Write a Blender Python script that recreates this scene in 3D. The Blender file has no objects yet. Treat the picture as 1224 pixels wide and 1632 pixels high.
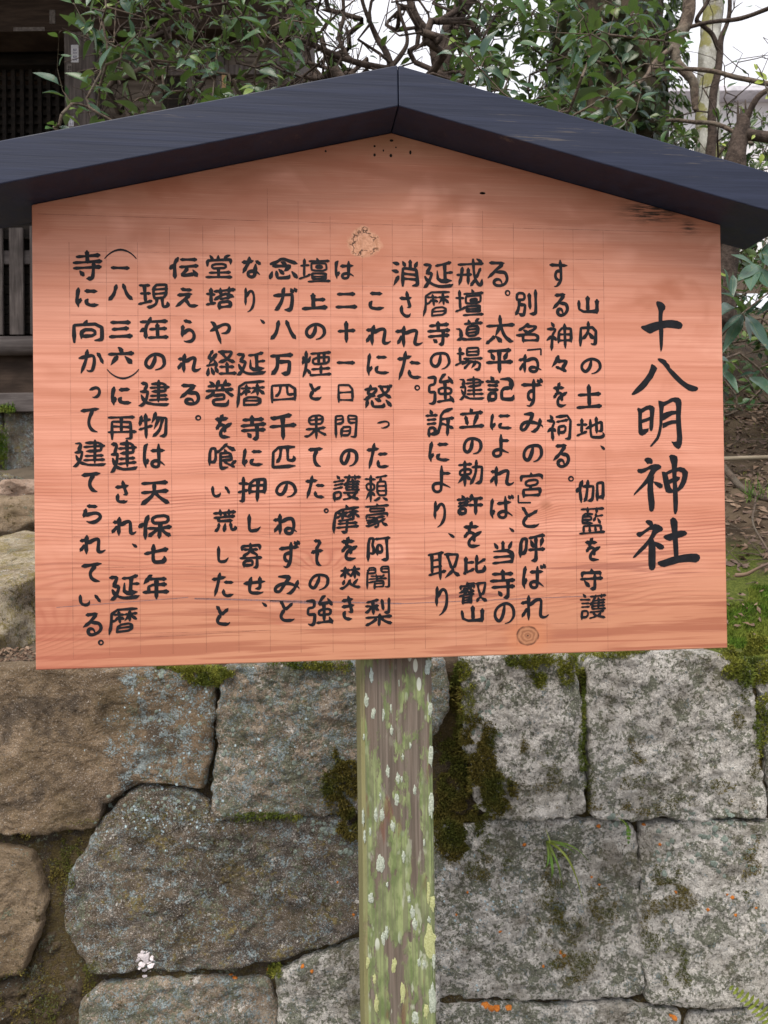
# -*- coding: utf-8 -*-
import bpy, bmesh, math, random
import numpy as np
from mathutils import Vector, Matrix, noise
from mathutils.bvhtree import BVHTree

S = bpy.context.scene
COL = S.collection
PI = math.pi
R = math.radians

# ------------------------------------------------------------------ camera
F = 1344.0 / 1632.0                       # focal length as a share of the frame height
BZ = 1.28                                 # height of the board's lower edge
ROLL, YAW, PITCH = -0.01290143, 0.11602421, 0.00974244
CP = Vector((-0.17371, -1.32254, BZ + 0.21877))
_c, _s = math.cos(YAW), math.sin(YAW)
FW = Vector((_s * math.cos(PITCH), _c * math.cos(PITCH), math.sin(PITCH)))
R0 = Vector((_c, -_s, 0.0))
U0 = R0.cross(FW)
RT = R0 * math.cos(ROLL) + U0 * math.sin(ROLL)
UP = -R0 * math.sin(ROLL) + U0 * math.cos(ROLL)
NH = Vector((_s, _c, 0.0))                # level direction into the scene

cam = bpy.data.cameras.new('camera')
cam.sensor_fit = 'VERTICAL'
cam.sensor_height = 36.0
cam.sensor_width = 27.0
cam.lens = 36.0 * F
cam.clip_start = 0.05
cam.clip_end = 3000
cam.dof.use_dof = True
cam.dof.focus_distance = 1.42
cam.dof.aperture_fstop = 15.0
co = bpy.data.objects.new('camera', cam)
co.matrix_world = Matrix(((RT.x, UP.x, -FW.x, CP.x), (RT.y, UP.y, -FW.y, CP.y), (RT.z, UP.z, -FW.z, CP.z), (0, 0, 0, 1)))
COL.objects.link(co)
S.camera = co

# ------------------------------------------------------------------ sky, sun, exposure
SUN_EL = R(57)            # sun behind the camera's left shoulder, veiled by cloud
w = bpy.data.worlds.new('World'); S.world = w; w.use_nodes = True
wt = w.node_tree; wt.nodes.clear()
wo = wt.nodes.new('ShaderNodeOutputWorld'); wb = wt.nodes.new('ShaderNodeBackground')
sky = wt.nodes.new('ShaderNodeTexSky'); sky.sky_type = 'NISHITA'; sky.sun_disc = False
sky.sun_elevation = SUN_EL; sky.sun_rotation = R(200)
mx = wt.nodes.new('ShaderNodeMix'); mx.data_type = 'RGBA'
mx.inputs[0].default_value = 0.86         # a closed veil of bright cloud over the blue
mx.inputs[7].default_value = (9.6, 9.5, 9.9, 1)
wt.links.new(sky.outputs[0], mx.inputs[6]); wt.links.new(mx.outputs[2], wb.inputs[0])
wb.inputs[1].default_value = 0.098
wt.links.new(wb.outputs[0], wo.inputs[0])
sl = bpy.data.lights.new('sun', 'SUN'); sl.energy = 2.7; sl.angle = R(34); sl.color = (1.0, 0.92, 0.80)
so = bpy.data.objects.new('sun', sl)
sd = Vector((-math.sin(R(28)) * math.cos(SUN_EL), -math.cos(R(28)) * math.cos(SUN_EL), math.sin(SUN_EL)))   # towards the sun
so.rotation_euler = sd.to_track_quat('Z', 'Y').to_euler()
sky.sun_rotation = math.atan2(sd.x, sd.y)
COL.objects.link(so)
S.view_settings.view_transform = 'Standard'
S.view_settings.look = 'None'
S.view_settings.exposure = 0.52
S.view_settings.gamma = 1.0
S.view_settings.use_curve_mapping = False
S.cycles.max_bounces = 6
S.cycles.transparent_max_bounces = 8

# ------------------------------------------------------------------ helpers
def at(px, py, d):
    """point at depth d (metres along the view) for a direction given on the 1224 x 1632 photograph"""
    return CP + d * (FW + RT * ((px - 612) / 1344.0) + UP * ((816 - py) / 1344.0))

def onboard(px, py, y=0.0):
    d = FW + RT * ((px - 612) / 1344.0) + UP * ((816 - py) / 1344.0)
    t = (y - CP.y) / d.y
    return CP + t * d

def link(name, me, parent=None, mats=()):
    o = bpy.data.objects.new(name, me)
    COL.objects.link(o)
    for m in mats:
        me.materials.append(m)
    if parent is not None:
        o.parent = parent
    return o

def mesh(name, verts, faces, smooth=False):
    me = bpy.data.meshes.new(name)
    me.from_pydata([tuple(v) for v in verts], [], faces)
    if smooth:
        me.polygons.foreach_set('use_smooth', [True] * len(me.polygons))
    me.update()
    return me

def empty(name, loc, label=None, cat=None, group=None):
    o = bpy.data.objects.new(name, None)
    o.location = loc
    o.empty_display_size = 0.1
    COL.objects.link(o)
    if label: o['label'] = label
    if cat: o['category'] = cat
    if group: o['group'] = group
    return o

def tag(o, label=None, cat=None, group=None, kind=None):
    if label: o['label'] = label
    if cat: o['category'] = cat
    if group: o['group'] = group
    if kind: o['kind'] = kind
    return o

def under(o, root):
    """parent o (built in world coordinates) to a root that stands at root.location"""
    o.parent = root
    o.matrix_parent_inverse = Matrix.Translation(root.location).inverted() if root.parent is None else Matrix.Identity(4)
    return o

class MB:
    def __init__(s): s.v = []; s.f = []
    def add(s, vs, fs):
        n = len(s.v); s.v += [tuple(v) for v in vs]; s.f += [tuple(i + n for i in f) for f in fs]
    def box(s, c, ax, ay, az):
        """box from centre and three half-axis vectors"""
        c = Vector(c); ax = Vector(ax); ay = Vector(ay); az = Vector(az)
        vs = [c + i * ax + j * ay + k * az for i in (-1, 1) for j in (-1, 1) for k in (-1, 1)]
        s.add(vs, [(0, 1, 3, 2), (4, 6, 7, 5), (0, 4, 5, 1), (2, 3, 7, 6), (0, 2, 6, 4), (1, 5, 7, 3)])
    def tube(s, pts, rad, n=6, cap=True):
        pts = [Vector(p) for p in pts]
        if len(pts) < 2: return
        b = len(s.v); t0 = (pts[1] - pts[0]).normalized()
        a = t0.orthogonal().normalized()
        for i, p in enumerate(pts):
            t = (pts[min(i + 1, len(pts) - 1)] - pts[max(i - 1, 0)])
            if t.length < 1e-9: t = t0
            t = t.normalized(); a = (a - t * a.dot(t))
            a = a.normalized() if a.length > 1e-6 else t.orthogonal().normalized()
            c = t.cross(a); r = rad[i] if hasattr(rad, '__len__') else rad
            for k in range(n):
                q = 2 * PI * k / n
                s.v.append(tuple(p + (a * math.cos(q) + c * math.sin(q)) * r))
        for i in range(len(pts) - 1):
            for k in range(n):
                k2 = (k + 1) % n
                s.f.append((b + i * n + k, b + i * n + k2, b + (i + 1) * n + k2, b + (i + 1) * n + k))
        if cap:
            s.f.append(tuple(b + k for k in range(n))[::-1]); s.f.append(tuple(b + (len(pts) - 1) * n + k for k in range(n)))
    def build(s, name, m, root=None, smooth=False, bevel=0):
        me = mesh(name, s.v, s.f, smooth)
        o = link(name, me, None, [m] if not isinstance(m, (list, tuple)) else m)
        if root is not None: under(o, root)
        if bevel:
            b = o.modifiers.new('bevel', 'BEVEL'); b.width = bevel; b.segments = 2; b.limit_method = 'ANGLE'
        return o

# ------------------------------------------------------------------ node helper
class N:
    """a small expression builder over a material's node tree"""
    def __init__(s, name):
        s.m = bpy.data.materials.new(name); s.m.use_nodes = True
        s.t = s.m.node_tree; s.b = s.t.nodes['Principled BSDF']; s.out = s.t.nodes['Material Output']
        s._tc = None
    def node(s, ty, **k):
        n = s.t.nodes.new(ty)
        for a, b in k.items(): setattr(n, a, b)
        return n
    def put(s, sock, v):
        if isinstance(v, bpy.types.NodeSocket): s.t.links.new(v, sock)
        elif isinstance(v, (tuple, list)) and len(v) == 3 and sock.type == 'RGBA': sock.default_value = (*v, 1)
        else: sock.default_value = v
    def obj(s):
        if s._tc is None: s._tc = s.node('ShaderNodeTexCoord')
        return s._tc.outputs['Object']
    def sep(s, v):
        n = s.node('ShaderNodeSeparateXYZ'); s.put(n.inputs[0], v); return n.outputs
    def comb(s, x, y, z):
        n = s.node('ShaderNodeCombineXYZ')
        for i, q in enumerate((x, y, z)): s.put(n.inputs[i], q)
        return n.outputs[0]
    def ma(s, op, a, b=0.0, c=0.0, clamp=False):
        n = s.node('ShaderNodeMath', operation=op, use_clamp=clamp)
        for i, q in enumerate((a, b, c)): s.put(n.inputs[i], q)
        return n.outputs[0]
    def scale(s, v, k):
        n = s.node('ShaderNodeVectorMath', operation='MULTIPLY'); s.put(n.inputs[0], v); n.inputs[1].default_value = k; return n.outputs[0]
    def vadd(s, v, u):
        n = s.node('ShaderNodeVectorMath', operation='ADD'); s.put(n.inputs[0], v); s.put(n.inputs[1], u); return n.outputs[0]
    def noise(s, sc, det=4, rough=.55, vec=None, dist=0.0, k=None, col=False):
        v = s.obj() if vec is None else vec
        if k: v = s.scale(v, k)
        n = s.node('ShaderNodeTexNoise'); s.put(n.inputs['Vector'], v)
        n.inputs['Scale'].default_value = sc; n.inputs['Detail'].default_value = det
        n.inputs['Roughness'].default_value = rough; n.inputs['Distortion'].default_value = dist
        return n.outputs['Color' if col else 'Fac']
    def voro(s, sc, vec=None, k=None, feat='F1', out='Distance', rnd=1.0):
        v = s.obj() if vec is None else vec
        if k: v = s.scale(v, k)
        n = s.node('ShaderNodeTexVoronoi', feature=feat); s.put(n.inputs['Vector'], v); n.inputs['Scale'].default_value = sc
        n.inputs['Randomness'].default_value = rnd
        return n.outputs[out]
    def step(s, v, lo, hi, a=0.0, b=1.0):
        n = s.node('ShaderNodeMapRange', interpolation_type='SMOOTHSTEP'); s.put(n.inputs[0], v)
        n.inputs[1].default_value = lo; n.inputs[2].default_value = hi; n.inputs[3].default_value = a; n.inputs[4].default_value = b
        return n.outputs[0]
    def mix(s, f, a, b, mode='MIX'):
        n = s.node('ShaderNodeMix', data_type='RGBA', blend_type=mode)
        s.put(n.inputs[0], f); s.put(n.inputs[6], a); s.put(n.inputs[7], b); return n.outputs[2]
    def ramp(s, f, stops):
        n = s.node('ShaderNodeValToRGB'); s.put(n.inputs[0], f); e = n.color_ramp.elements
        while len(e) < len(stops): e.new(0.5)
        for i, (p, c) in enumerate(stops): e[i].position = p; e[i].color = (*c, 1)
        return n.outputs[0]
    def bump(s, h, dist=.01, st=1.0, nrm=None):
        n = s.node('ShaderNodeBump'); s.put(n.inputs['Height'], h); n.inputs['Distance'].default_value = dist; n.inputs['Strength'].default_value = st
        if nrm is not None: s.put(n.inputs['Normal'], nrm)
        return n.outputs[0]
    def fin(s, col=None, rough=.8, nrm=None, spec=.5):
        if col is not None: s.put(s.b.inputs['Base Color'], col)
        s.put(s.b.inputs['Roughness'], rough); s.put(s.b.inputs['Specular IOR Level'], spec)
        if nrm is not None: s.put(s.b.inputs['Normal'], nrm)
        return s.m

def lin(r, g, b):
    f = lambda c: (c / 255 / 12.92) if c / 255 <= .04045 else ((c / 255 + .055) / 1.055) ** 2.4
    return (f(r), f(g), f(b))
# ------------------------------------------------------------------ materials
def mat_board():
    n = N('cedar_board'); o = n.obj(); x, y, z = n.sep(o)
    wx = n.noise(1.0, 3, .5, k=(2.2, 1, 5.0)); wx2 = n.noise(1.0, 2, .5, k=(7, 1, 22))
    low = n.ma('SUBTRACT', 1.0, n.step(z, .02, .36))
    warp = n.ma('MULTIPLY', n.ma('SUBTRACT', wx, .5), n.ma('ADD', n.ma('MULTIPLY', low, .075), .022))
    warp = n.ma('ADD', warp, n.ma('MULTIPLY', n.ma('SUBTRACT', wx2, .5), .007))
    G = n.ma('ADD', z, warp)
    def blob(cx, cz, sx, sz):
        a = n.ma('MULTIPLY', n.ma('SUBTRACT', x, cx), 1 / sx); b = n.ma('MULTIPLY', n.ma('SUBTRACT', z, cz), 1 / sz)
        return n.ma('EXPONENT', n.ma('MULTIPLY', n.ma('ADD', n.ma('MULTIPLY', a, a), n.ma('MULTIPLY', b, b)), -1.0))
    def addb(G, k, *a): return n.ma('ADD', G, n.ma('MULTIPLY', blob(*a), k))
    G = addb(G, .085, -.58, .055, .11, .05)
    G = addb(G, -.03, .203, .034, .045, .03)
    G = addb(G, -.075, .50, .03, .17, .09)
    G = addb(G, .02, .22, .235, .03, .02); G = addb(G, .02, -.12, .15, .03, .018)
    G = addb(G, .035, .02, .10, .22, .05)
    ph = n.ma('ADD', n.ma('MULTIPLY', G, 42.0), n.ma('MULTIPLY', n.ma('MULTIPLY', G, G), 300.0))
    sn = n.ma('SINE', n.ma('MULTIPLY', ph, 2 * PI))
    sharp = n.ma('POWER', n.ma('ADD', n.ma('MULTIPLY', sn, .5), .5), 2.2)
    amp = n.ma('ADD', n.ma('MULTIPLY', n.ma('SUBTRACT', 1.0, n.step(z, .22, .5)), .8), .12)
    ringv = n.noise(1.0, 2, .5, k=(3, 1, 30))
    ring = n.ma('MULTIPLY', sharp, n.ma('MULTIPLY', amp, n.step(ringv, .3, .62)))
    strk = n.noise(1.0, 4, .62, k=(2.5, 1, 210)); strk2 = n.noise(1.0, 3, .6, k=(9, 1, 620)); strk3 = n.noise(1.0, 3, .6, k=(1.3, 1, 38))
    cl = n.noise(1.0, 3, .55, k=(6, 1, 9), dist=.6)
    base = n.mix(n.step(z, .02, .30), (.575, .255, .155), (.68, .300, .210))
    base = n.mix(n.step(z, .45, .78), base, (.50, .218, .138))
    base = n.mix(n.ma('MULTIPLY', n.step(strk3, .42, .68), .6), base, (.50, .185, .108))
    base = n.mix(n.ma('MULTIPLY', n.step(cl, .52, .70), n.step(z, .30, .6, .35, .85)), base, (.44, .155, .088))
    base = n.mix(n.ma('MULTIPLY', n.step(cl, .47, .30), .55), base, (.76, .37, .27))
    base = n.mix(n.ma('MULTIPLY', n.step(strk, .40, .66), .42), base, (.455, .16, .095))
    base = n.mix(n.ma('MULTIPLY', n.step(strk2, .55, .72), .28), base, (.84, .44, .31))
    base = n.mix(n.ma('MULTIPLY', ring, n.step(n.noise(1.0, 3, .6, k=(5, 1, 14)), .35, .65, .25, .72)), base, (.36, .10, .062))
    bt_ = n.step(z, .17, .02)
    base = n.mix(n.ma('MULTIPLY', bt_, .5), base, (.50, .235, .135))
    base = n.mix(n.ma('MULTIPLY', n.ma('MULTIPLY', bt_, n.step(n.noise(1.0, 4, .6, k=(2.2, 1, 75), dist=.3), .48, .57)), .9), base, (.33, .105, .06))
    up_ = n.step(z, .50, .66); base = n.mix(n.ma('MULTIPLY', n.ma('MULTIPLY', up_, n.step(n.noise(1.0, 3, .6, k=(3.5, 1, 14), dist=.5), .48, .64)), .55), base, (.38, .135, .075))
    # reddish edge to the corner figure and darker left and right margins of heartwood
    base = n.mix(n.ma('MULTIPLY', blob(-.56, .03, .16, .09), .55), base, (.43, .125, .082))
    base = n.mix(n.ma('MULTIPLY', blob(.0, .03, .5, .035), .35), base, (.50, .215, .125))
    base = n.mix(n.ma('MULTIPLY', n.step(n.noise(1.0, 2, .5, k=(4, 1, 90)), .60, .66), n.ma('MULTIPLY', blob(.1, .12, .8, .08), .75)), base, (.30, .10, .07))
    # round knot near the lower edge
    def dist(cx, cz, sx, sz, nz=.0012):
        a = n.ma('MULTIPLY', n.ma('SUBTRACT', x, cx), 1 / sx); b = n.ma('MULTIPLY', n.ma('SUBTRACT', z, cz), 1 / sz)
        d = n.ma('SQRT', n.ma('ADD', n.ma('MULTIPLY', a, a), n.ma('MULTIPLY', b, b)))
        return n.ma('ADD', d, n.ma('MULTIPLY', n.ma('SUBTRACT', n.noise(60, 3), .5), .22))
    K = onboard(841, 1013) - Vector((0, 0, BZ))
    d = dist(K.x, K.z, .0175, .0150)
    halo = n.ma('MULTIPLY', n.step(d, 2.9, .9), .6)
    base = n.mix(halo, base, (.55, .21, .10))
    kr = n.ma('ADD', n.ma('MULTIPLY', n.ma('SINE', n.ma('MULTIPLY', n.ma('ADD', d, n.ma('MULTIPLY', n.noise(110, 3), .5)), 17)), .5), .5)
    base = n.mix(n.step(d, 1.03, .97), base, n.mix(kr, (.42, .19, .10), (.27, .11, .055)))
    base = n.mix(n.ma('MULTIPLY', n.step(n.ma('ABSOLUTE', n.ma('SUBTRACT', d, 1.0)), .12, .03), n.step(n.noise(70, 3), .35, .55, .25, .9)), base, (.10, .035, .02))
    base = n.mix(n.step(d, .16, .06), base, (.08, .03, .02))
    # filled knot at the upper middle
    K2 = onboard(581, 386) - Vector((0, 0, BZ))
    d2 = n.ma('ADD', dist(K2.x, K2.z, .0265, .0240), n.ma('MULTIPLY', n.ma('SUBTRACT', n.noise(38, 3, .6), .5), 1.1))
    base = n.mix(n.ma('MULTIPLY', n.step(d2, 2.3, .9), .45), base, (.48, .18, .105))
    pn = n.noise(130, 4, .7)
    base = n.mix(n.step(d2, 1.12, .88), base, n.mix(n.step(pn, .35, .6), (.44, .20, .11), (.64, .335, .215)))
    crack = n.step(n.ma('ABSOLUTE', n.ma('SUBTRACT', n.noise(48, 3, .6), .5)), .035, .010)
    ringm = n.ma('MULTIPLY', n.step(n.ma('ABSOLUTE', n.ma('SUBTRACT', d2, .72)), .28, .12), crack)
    base = n.mix(n.ma('MULTIPLY', ringm, 1.0), base, (.10, .045, .025))
    for (px, py, sx, sz, k, c) in ((870, 805, .011, .009, .6, (.33, .12, .065)), (472, 897, .012, .006, .45, (.36, .15, .085)), (492, 891, .007, .005, .4, (.36, .15, .085)), (445, 993, .009, .004, .4, (.40, .13, .08)), (1052, 858, .008, .006, .25, (.42, .16, .09)), (805, 1020, .006, .005, .4, (.40, .15, .09))):
        p = onboard(px, py) - Vector((0, 0, BZ)); base = n.mix(n.ma('MULTIPLY', n.step(dist(p.x, p.z, sx, sz), 1.3, .3), k), base, c)
    # sooty stain under the right eave
    P = onboard(1040, 338) - Vector((0, 0, BZ)); P2 = onboard(1098, 362) - Vector((0, 0, BZ))
    st = n.step(n.noise(1.0, 4, .65, k=(22, 1, 260)), .42, .56)
    m = n.ma('ADD', n.ma('MULTIPLY', blob(P.x, P.z, .042, .015), 1.5), blob(P2.x, P2.z, .013, .010), clamp=True)
    base = n.mix(n.ma('MULTIPLY', n.ma('MULTIPLY', m, st), .95), base, (.035, .025, .02))
    T = onboard(625, 226) - Vector((0, 0, BZ))
    base = n.mix(n.ma('MULTIPLY', blob(T.x, T.z, .07, .022), .4), base, (.36, .20, .10))
    h = n.ma('ADD', n.ma('MULTIPLY', strk, .5), n.ma('MULTIPLY', ring, .6))
    base = n.mix(n.ma('MULTIPLY', n.step(n.noise(1.0, 3, .6, k=(30, 1, 400)), .66, .74), .3), base, (.30, .10, .06))
    return n.fin(base, .62, n.bump(h, .0006, .5), .35)

def mat_paint():
    n = N('roof_paint'); g = n.noise(1.0, 4, .6, k=(5, 40, 190)); g2 = n.noise(1.0, 4, .6, k=(2.5, 6, 26))
    c = n.mix(n.step(g, .35, .7), (.013, .018, .040), (.022, .029, .060))  # the sky's reflected blue is put into the black paint's colour
    c = n.mix(n.ma('MULTIPLY', n.step(g2, .45, .75), .4), c, (.034, .040, .068))
    worn = n.ma('MULTIPLY', n.step(n.noise(1.0, 5, .7, k=(7, 30, 150)), .57, .68), n.step(g2, .5, .62))
    c = n.mix(n.ma('MULTIPLY', worn, .7), c, (.11, .095, .085))
    return n.fin(c, n.step(g, .3, .7, .46, .62), n.bump(g, .0008, .5), .28)

def mat_ink():
    n = N('brush_ink'); g = n.noise(90, 3)
    return n.fin(n.mix(n.step(g, .35, .75), (.0045, .005, .008), (.010, .011, .016)), .7, None, .25)

def mat_pencil():
    n = N('pencil'); g = n.noise(1.0, 4, .7, k=(40, 40, 40))
    n.put(n.b.inputs['Alpha'], n.step(g, .32, .72, .08, .42))
    return n.fin((.20, .075, .06), .8)

def mat_post():
    n = N('weathered_post'); o = n.obj()
    gr = n.noise(1.0, 4, .6, k=(240, 240, 5)); gr2 = n.noise(1.0, 4, .65, k=(60, 60, 3))
    c = n.mix(n.step(gr, .32, .68), (.095, .078, .062), (.19, .155, .130))
    c = n.mix(n.ma('MULTIPLY', n.step(gr2, .45, .62), .45), c, (.125, .088, .066))
    gm = n.noise(1.0, 5, .62, k=(19, 19, 6.5), dist=.5); gd = n.noise(1.0, 4, .7, k=(170, 170, 45))
    x, y, z = n.sep(o)
    hi = n.step(z, 1.27, .85, -.055, .055)
    edge = n.step(n.ma('ABSOLUTE', x), .025, .055, 0, .07)
    gg = n.ma('ADD', n.ma('ADD', n.ma('ADD', gm, hi), edge), n.ma('MULTIPLY', n.ma('SUBTRACT', gd, .5), .34))
    mk = n.step(gg, .478, .535)
    grn = n.mix(n.step(n.noise(1.0, 4, .6, k=(70, 70, 30)), .35, .65), (.125, .175, .062), (.28, .335, .15))
    grn = n.mix(n.ma('MULTIPLY', n.step(gr, .42, .62), .65), grn, (.125, .125, .080))
    c = n.mix(n.ma('MULTIPLY', mk, .88), c, grn)
    pale = n.step(n.noise(1.0, 4, .6, k=(55, 55, 16)), .60, .66)
    c = n.mix(n.ma('MULTIPLY', pale, n.step(z, 1.15, .7, .15, .75)), c, (.42, .44, .35))
    sp = n.voro(1.0, k=(70, 70, 24)); sm = n.ma('MULTIPLY', n.step(sp, .30, .24), n.step(n.noise(1.0, 2, k=(12, 12, 7)), .60, .68))
    c = n.mix(n.ma('MULTIPLY', sm, .9), c, (.56, .59, .52))
    red = n.step(n.noise(1.0, 3, .6, k=(30, 30, 7), vec=n.vadd(o, (3.1, 1.7, 9.2))), .61, .68)
    c = n.mix(n.ma('MULTIPLY', red, .6), c, (.16, .07, .048))
    # the side that faces left is evenly algae green
    g = n.node('ShaderNodeNewGeometry'); nx = n.sep(g.outputs['Normal'])[0]
    c = n.mix(n.step(nx, -.5, -.8), c, n.mix(n.step(gr, .3, .7), (.155, .150, .062), (.255, .235, .115)))
    h = n.ma('ADD', n.ma('MULTIPLY', gr, .6), n.ma('MULTIPLY', mk, .3))
    return n.fin(c, .85, n.bump(h, .0025, .7), .25)

def mat_lichen(name, c1, c2, sc=300):
    n = N(name); g = n.noise(sc, 4, .65)
    return n.fin(n.mix(n.step(g, .35, .65), c1, c2), .95, n.bump(g, .002, .8), .15)

def mat_stone(name, ca, cb, speck=.5, blue=.3, green=.3, white=.2, brown=.3, ochre=0.0, seed=0, grad=None, dark=.3):
    n = N(name); o = n.vadd(n.obj(), (seed * 3.7, seed * 1.3, seed * 2.9))
    g1 = n.noise(7, 5, .6, vec=o); g2 = n.noise(40, 5, .65, vec=o); g3 = n.noise(210, 4, .7, vec=o); g4 = n.noise(520, 3, .7, vec=o)
    c = n.mix(n.step(n.ma('ADD', n.ma('MULTIPLY', g1, .6), n.ma('MULTIPLY', g2, .4)), .38, .62), ca, cb)
    # crystals of the rock itself
    c = n.mix(n.ma('MULTIPLY', n.step(g4, .52, .66), speck), c, (.66, .61, .58))
    c = n.mix(n.ma('MULTIPLY', n.step(g3, .47, .36), .55 * speck + .15), c, (.055, .045, .040))
    gm = 0.0
    if grad is not None:                   # growth that only covers one end of the stone
        x = n.sep(n.obj())[0]; gm = n.ma('MULTIPLY', n.step(n.ma('ADD', x, n.ma('MULTIPLY', n.ma('SUBTRACT', g1, .5), .25)), grad[0], grad[1], -1.0, 0.0), .5)
    def cover(sc, lo, amt, col1, col2, off, crisp=.035, k=None, fine=.46):
        v = n.vadd(o, off)
        a = n.noise(sc, 5, .68, vec=v, dist=.4, k=k); f = n.noise(sc * 7, 3, .7, vec=v)
        q = n.ma('ADD', n.ma('MULTIPLY', a, 1 - fine), n.ma('MULTIPLY', f, fine))
        if grad is not None: q = n.ma('ADD', q, n.ma('MULTIPLY', gm, .5))
        mk = n.step(q, lo, lo + crisp)
        cc = n.mix(n.step(n.noise(330, 3, .7, vec=v), .35, .65), col1, col2)
        return n.ma('MULTIPLY', mk, amt), cc, mk
    stn = n.noise(5.5, 4, .6, vec=n.vadd(o, (9, 2, 7)))
    c = n.mix(n.ma('MULTIPLY', n.step(stn, .46, .62), .42), c, (.15, .105, .06))
    hs = []
    big = n.noise(9, 4, .6, vec=n.vadd(o, (5, 5, 5)))
    c = n.mix(n.ma('MULTIPLY', n.step(big, .50, .64), dark), c, (.060, .048, .040))
    if brown:
        f, cc, mk = cover(10, .585 - .10 * brown, .9, (.055, .040, .017), (.115, .085, .030), (1, 2, 3), .05, k=(1, 1, .6)); c = n.mix(f, c, cc); hs.append(mk)
    if white:
        f, cc, mk = cover(22, .60 - .12 * white, .95, (.50, .47, .43), (.84, .81, .76), (4, 1, 0)); c = n.mix(f, c, cc); hs.append(mk)
        f, cc, mk = cover(75, .60 - .10 * white, .9, (.57, .54, .50), (.86, .83, .78), (8, 1, 3), .04); c = n.mix(f, c, cc); hs.append(mk)
    if green:
        f, cc, mk = cover(17, .60 - .13 * green, .9, (.120, .135, .095), (.25, .265, .19), (0, 7, 2)); c = n.mix(f, c, cc); hs.append(mk)
    if blue:
        f, cc, mk = cover(32, .605 - .10 * blue, .9, (.22, .29, .31), (.42, .50, .53), (6, 3, 8)); c = n.mix(f, c, cc); hs.append(mk)
    if ochre:
        f, cc, mk = cover(14, .62 - .1 * ochre, .8, (.20, .15, .045), (.30, .25, .09), (2, 9, 4), .08); c = n.mix(f, c, cc)
    f, cc, mk = cover(26, .705, 1.0, (.50, .16, .03), (.60, .24, .05), (3, 3, 1), .02, fine=.15)
    if green: c = n.mix(n.ma('MULTIPLY', f, .8), c, cc)
    gA = n.noise(170, 3, .7, vec=n.vadd(o, (2, 8, 5))); gB = n.noise(240, 2, .7, vec=n.vadd(o, (7, 1, 5)))
    c = n.mix(n.ma('MULTIPLY', n.step(gA, .56, .65), .45 + .15 * speck), c, (.045, .038, .030))
    c = n.mix(n.ma('MULTIPLY', n.step(gB, .60, .68), .9 * speck), c, (.80, .75, .70))
    stv = n.step(n.noise(8, 4, .65, vec=n.vadd(o, (1, 9, 4))), .50, .66); c = n.mix(n.ma('MULTIPLY', stv, .30 + .25 * brown), c, n.mix(g3, (.055, .042, .018), (.15, .115, .055)))
    h = n.ma('ADD', n.ma('MULTIPLY', g2, .5), n.ma('ADD', n.ma('MULTIPLY', g3, .35), n.ma('MULTIPLY', g4, .12)))
    for q in hs: h = n.ma('ADD', h, n.ma('MULTIPLY', q, .10))
    return n.fin(c, .93, n.bump(h, .022, 1.0), .2)

def mat_soil():
    n = N('soil'); g = n.noise(9, 5, .65); g3 = n.noise(130, 4, .7)
    c = n.mix(n.step(g, .35, .65), (.045, .032, .022), (.12, .088, .06))
    c = n.mix(n.ma('MULTIPLY', n.step(g3, .55, .7), .6), c, (.17, .135, .10))
    x, y, z = n.sep(n.obj())
    left = n.step(x, -.5, -.9); c = n.mix(n.ma('MULTIPLY', left, .6), c, n.mix(g3, (.10, .08, .06), (.22, .19, .15)))
    ms = n.ma('MULTIPLY', n.step(n.noise(5, 4, .6), .40, .52), n.ma('MULTIPLY', n.step(x, .3, .7), n.step(z, 1.44, 1.34))); c = n.mix(ms, c, n.mix(n.step(g3, .3, .7), (.045, .065, .012), (.12, .14, .03)))
    return n.fin(c, .95, n.bump(n.ma('ADD', g3, g), .012, .8), .15)

def mat_blades(name, a, b, c3=None):
    n = N(name); g = n.node('ShaderNodeNewGeometry'); r = g.outputs['Random Per Island']
    c = n.mix(r, a, b)
    big = n.step(n.noise(9, 3), .42, .6)
    c = n.mix(n.ma('MULTIPLY', big, .8), c, c3 if c3 else a)
    n.put(n.b.inputs['Subsurface Weight'], 0.0)
    return n.fin(c, .8, None, .2)

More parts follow.
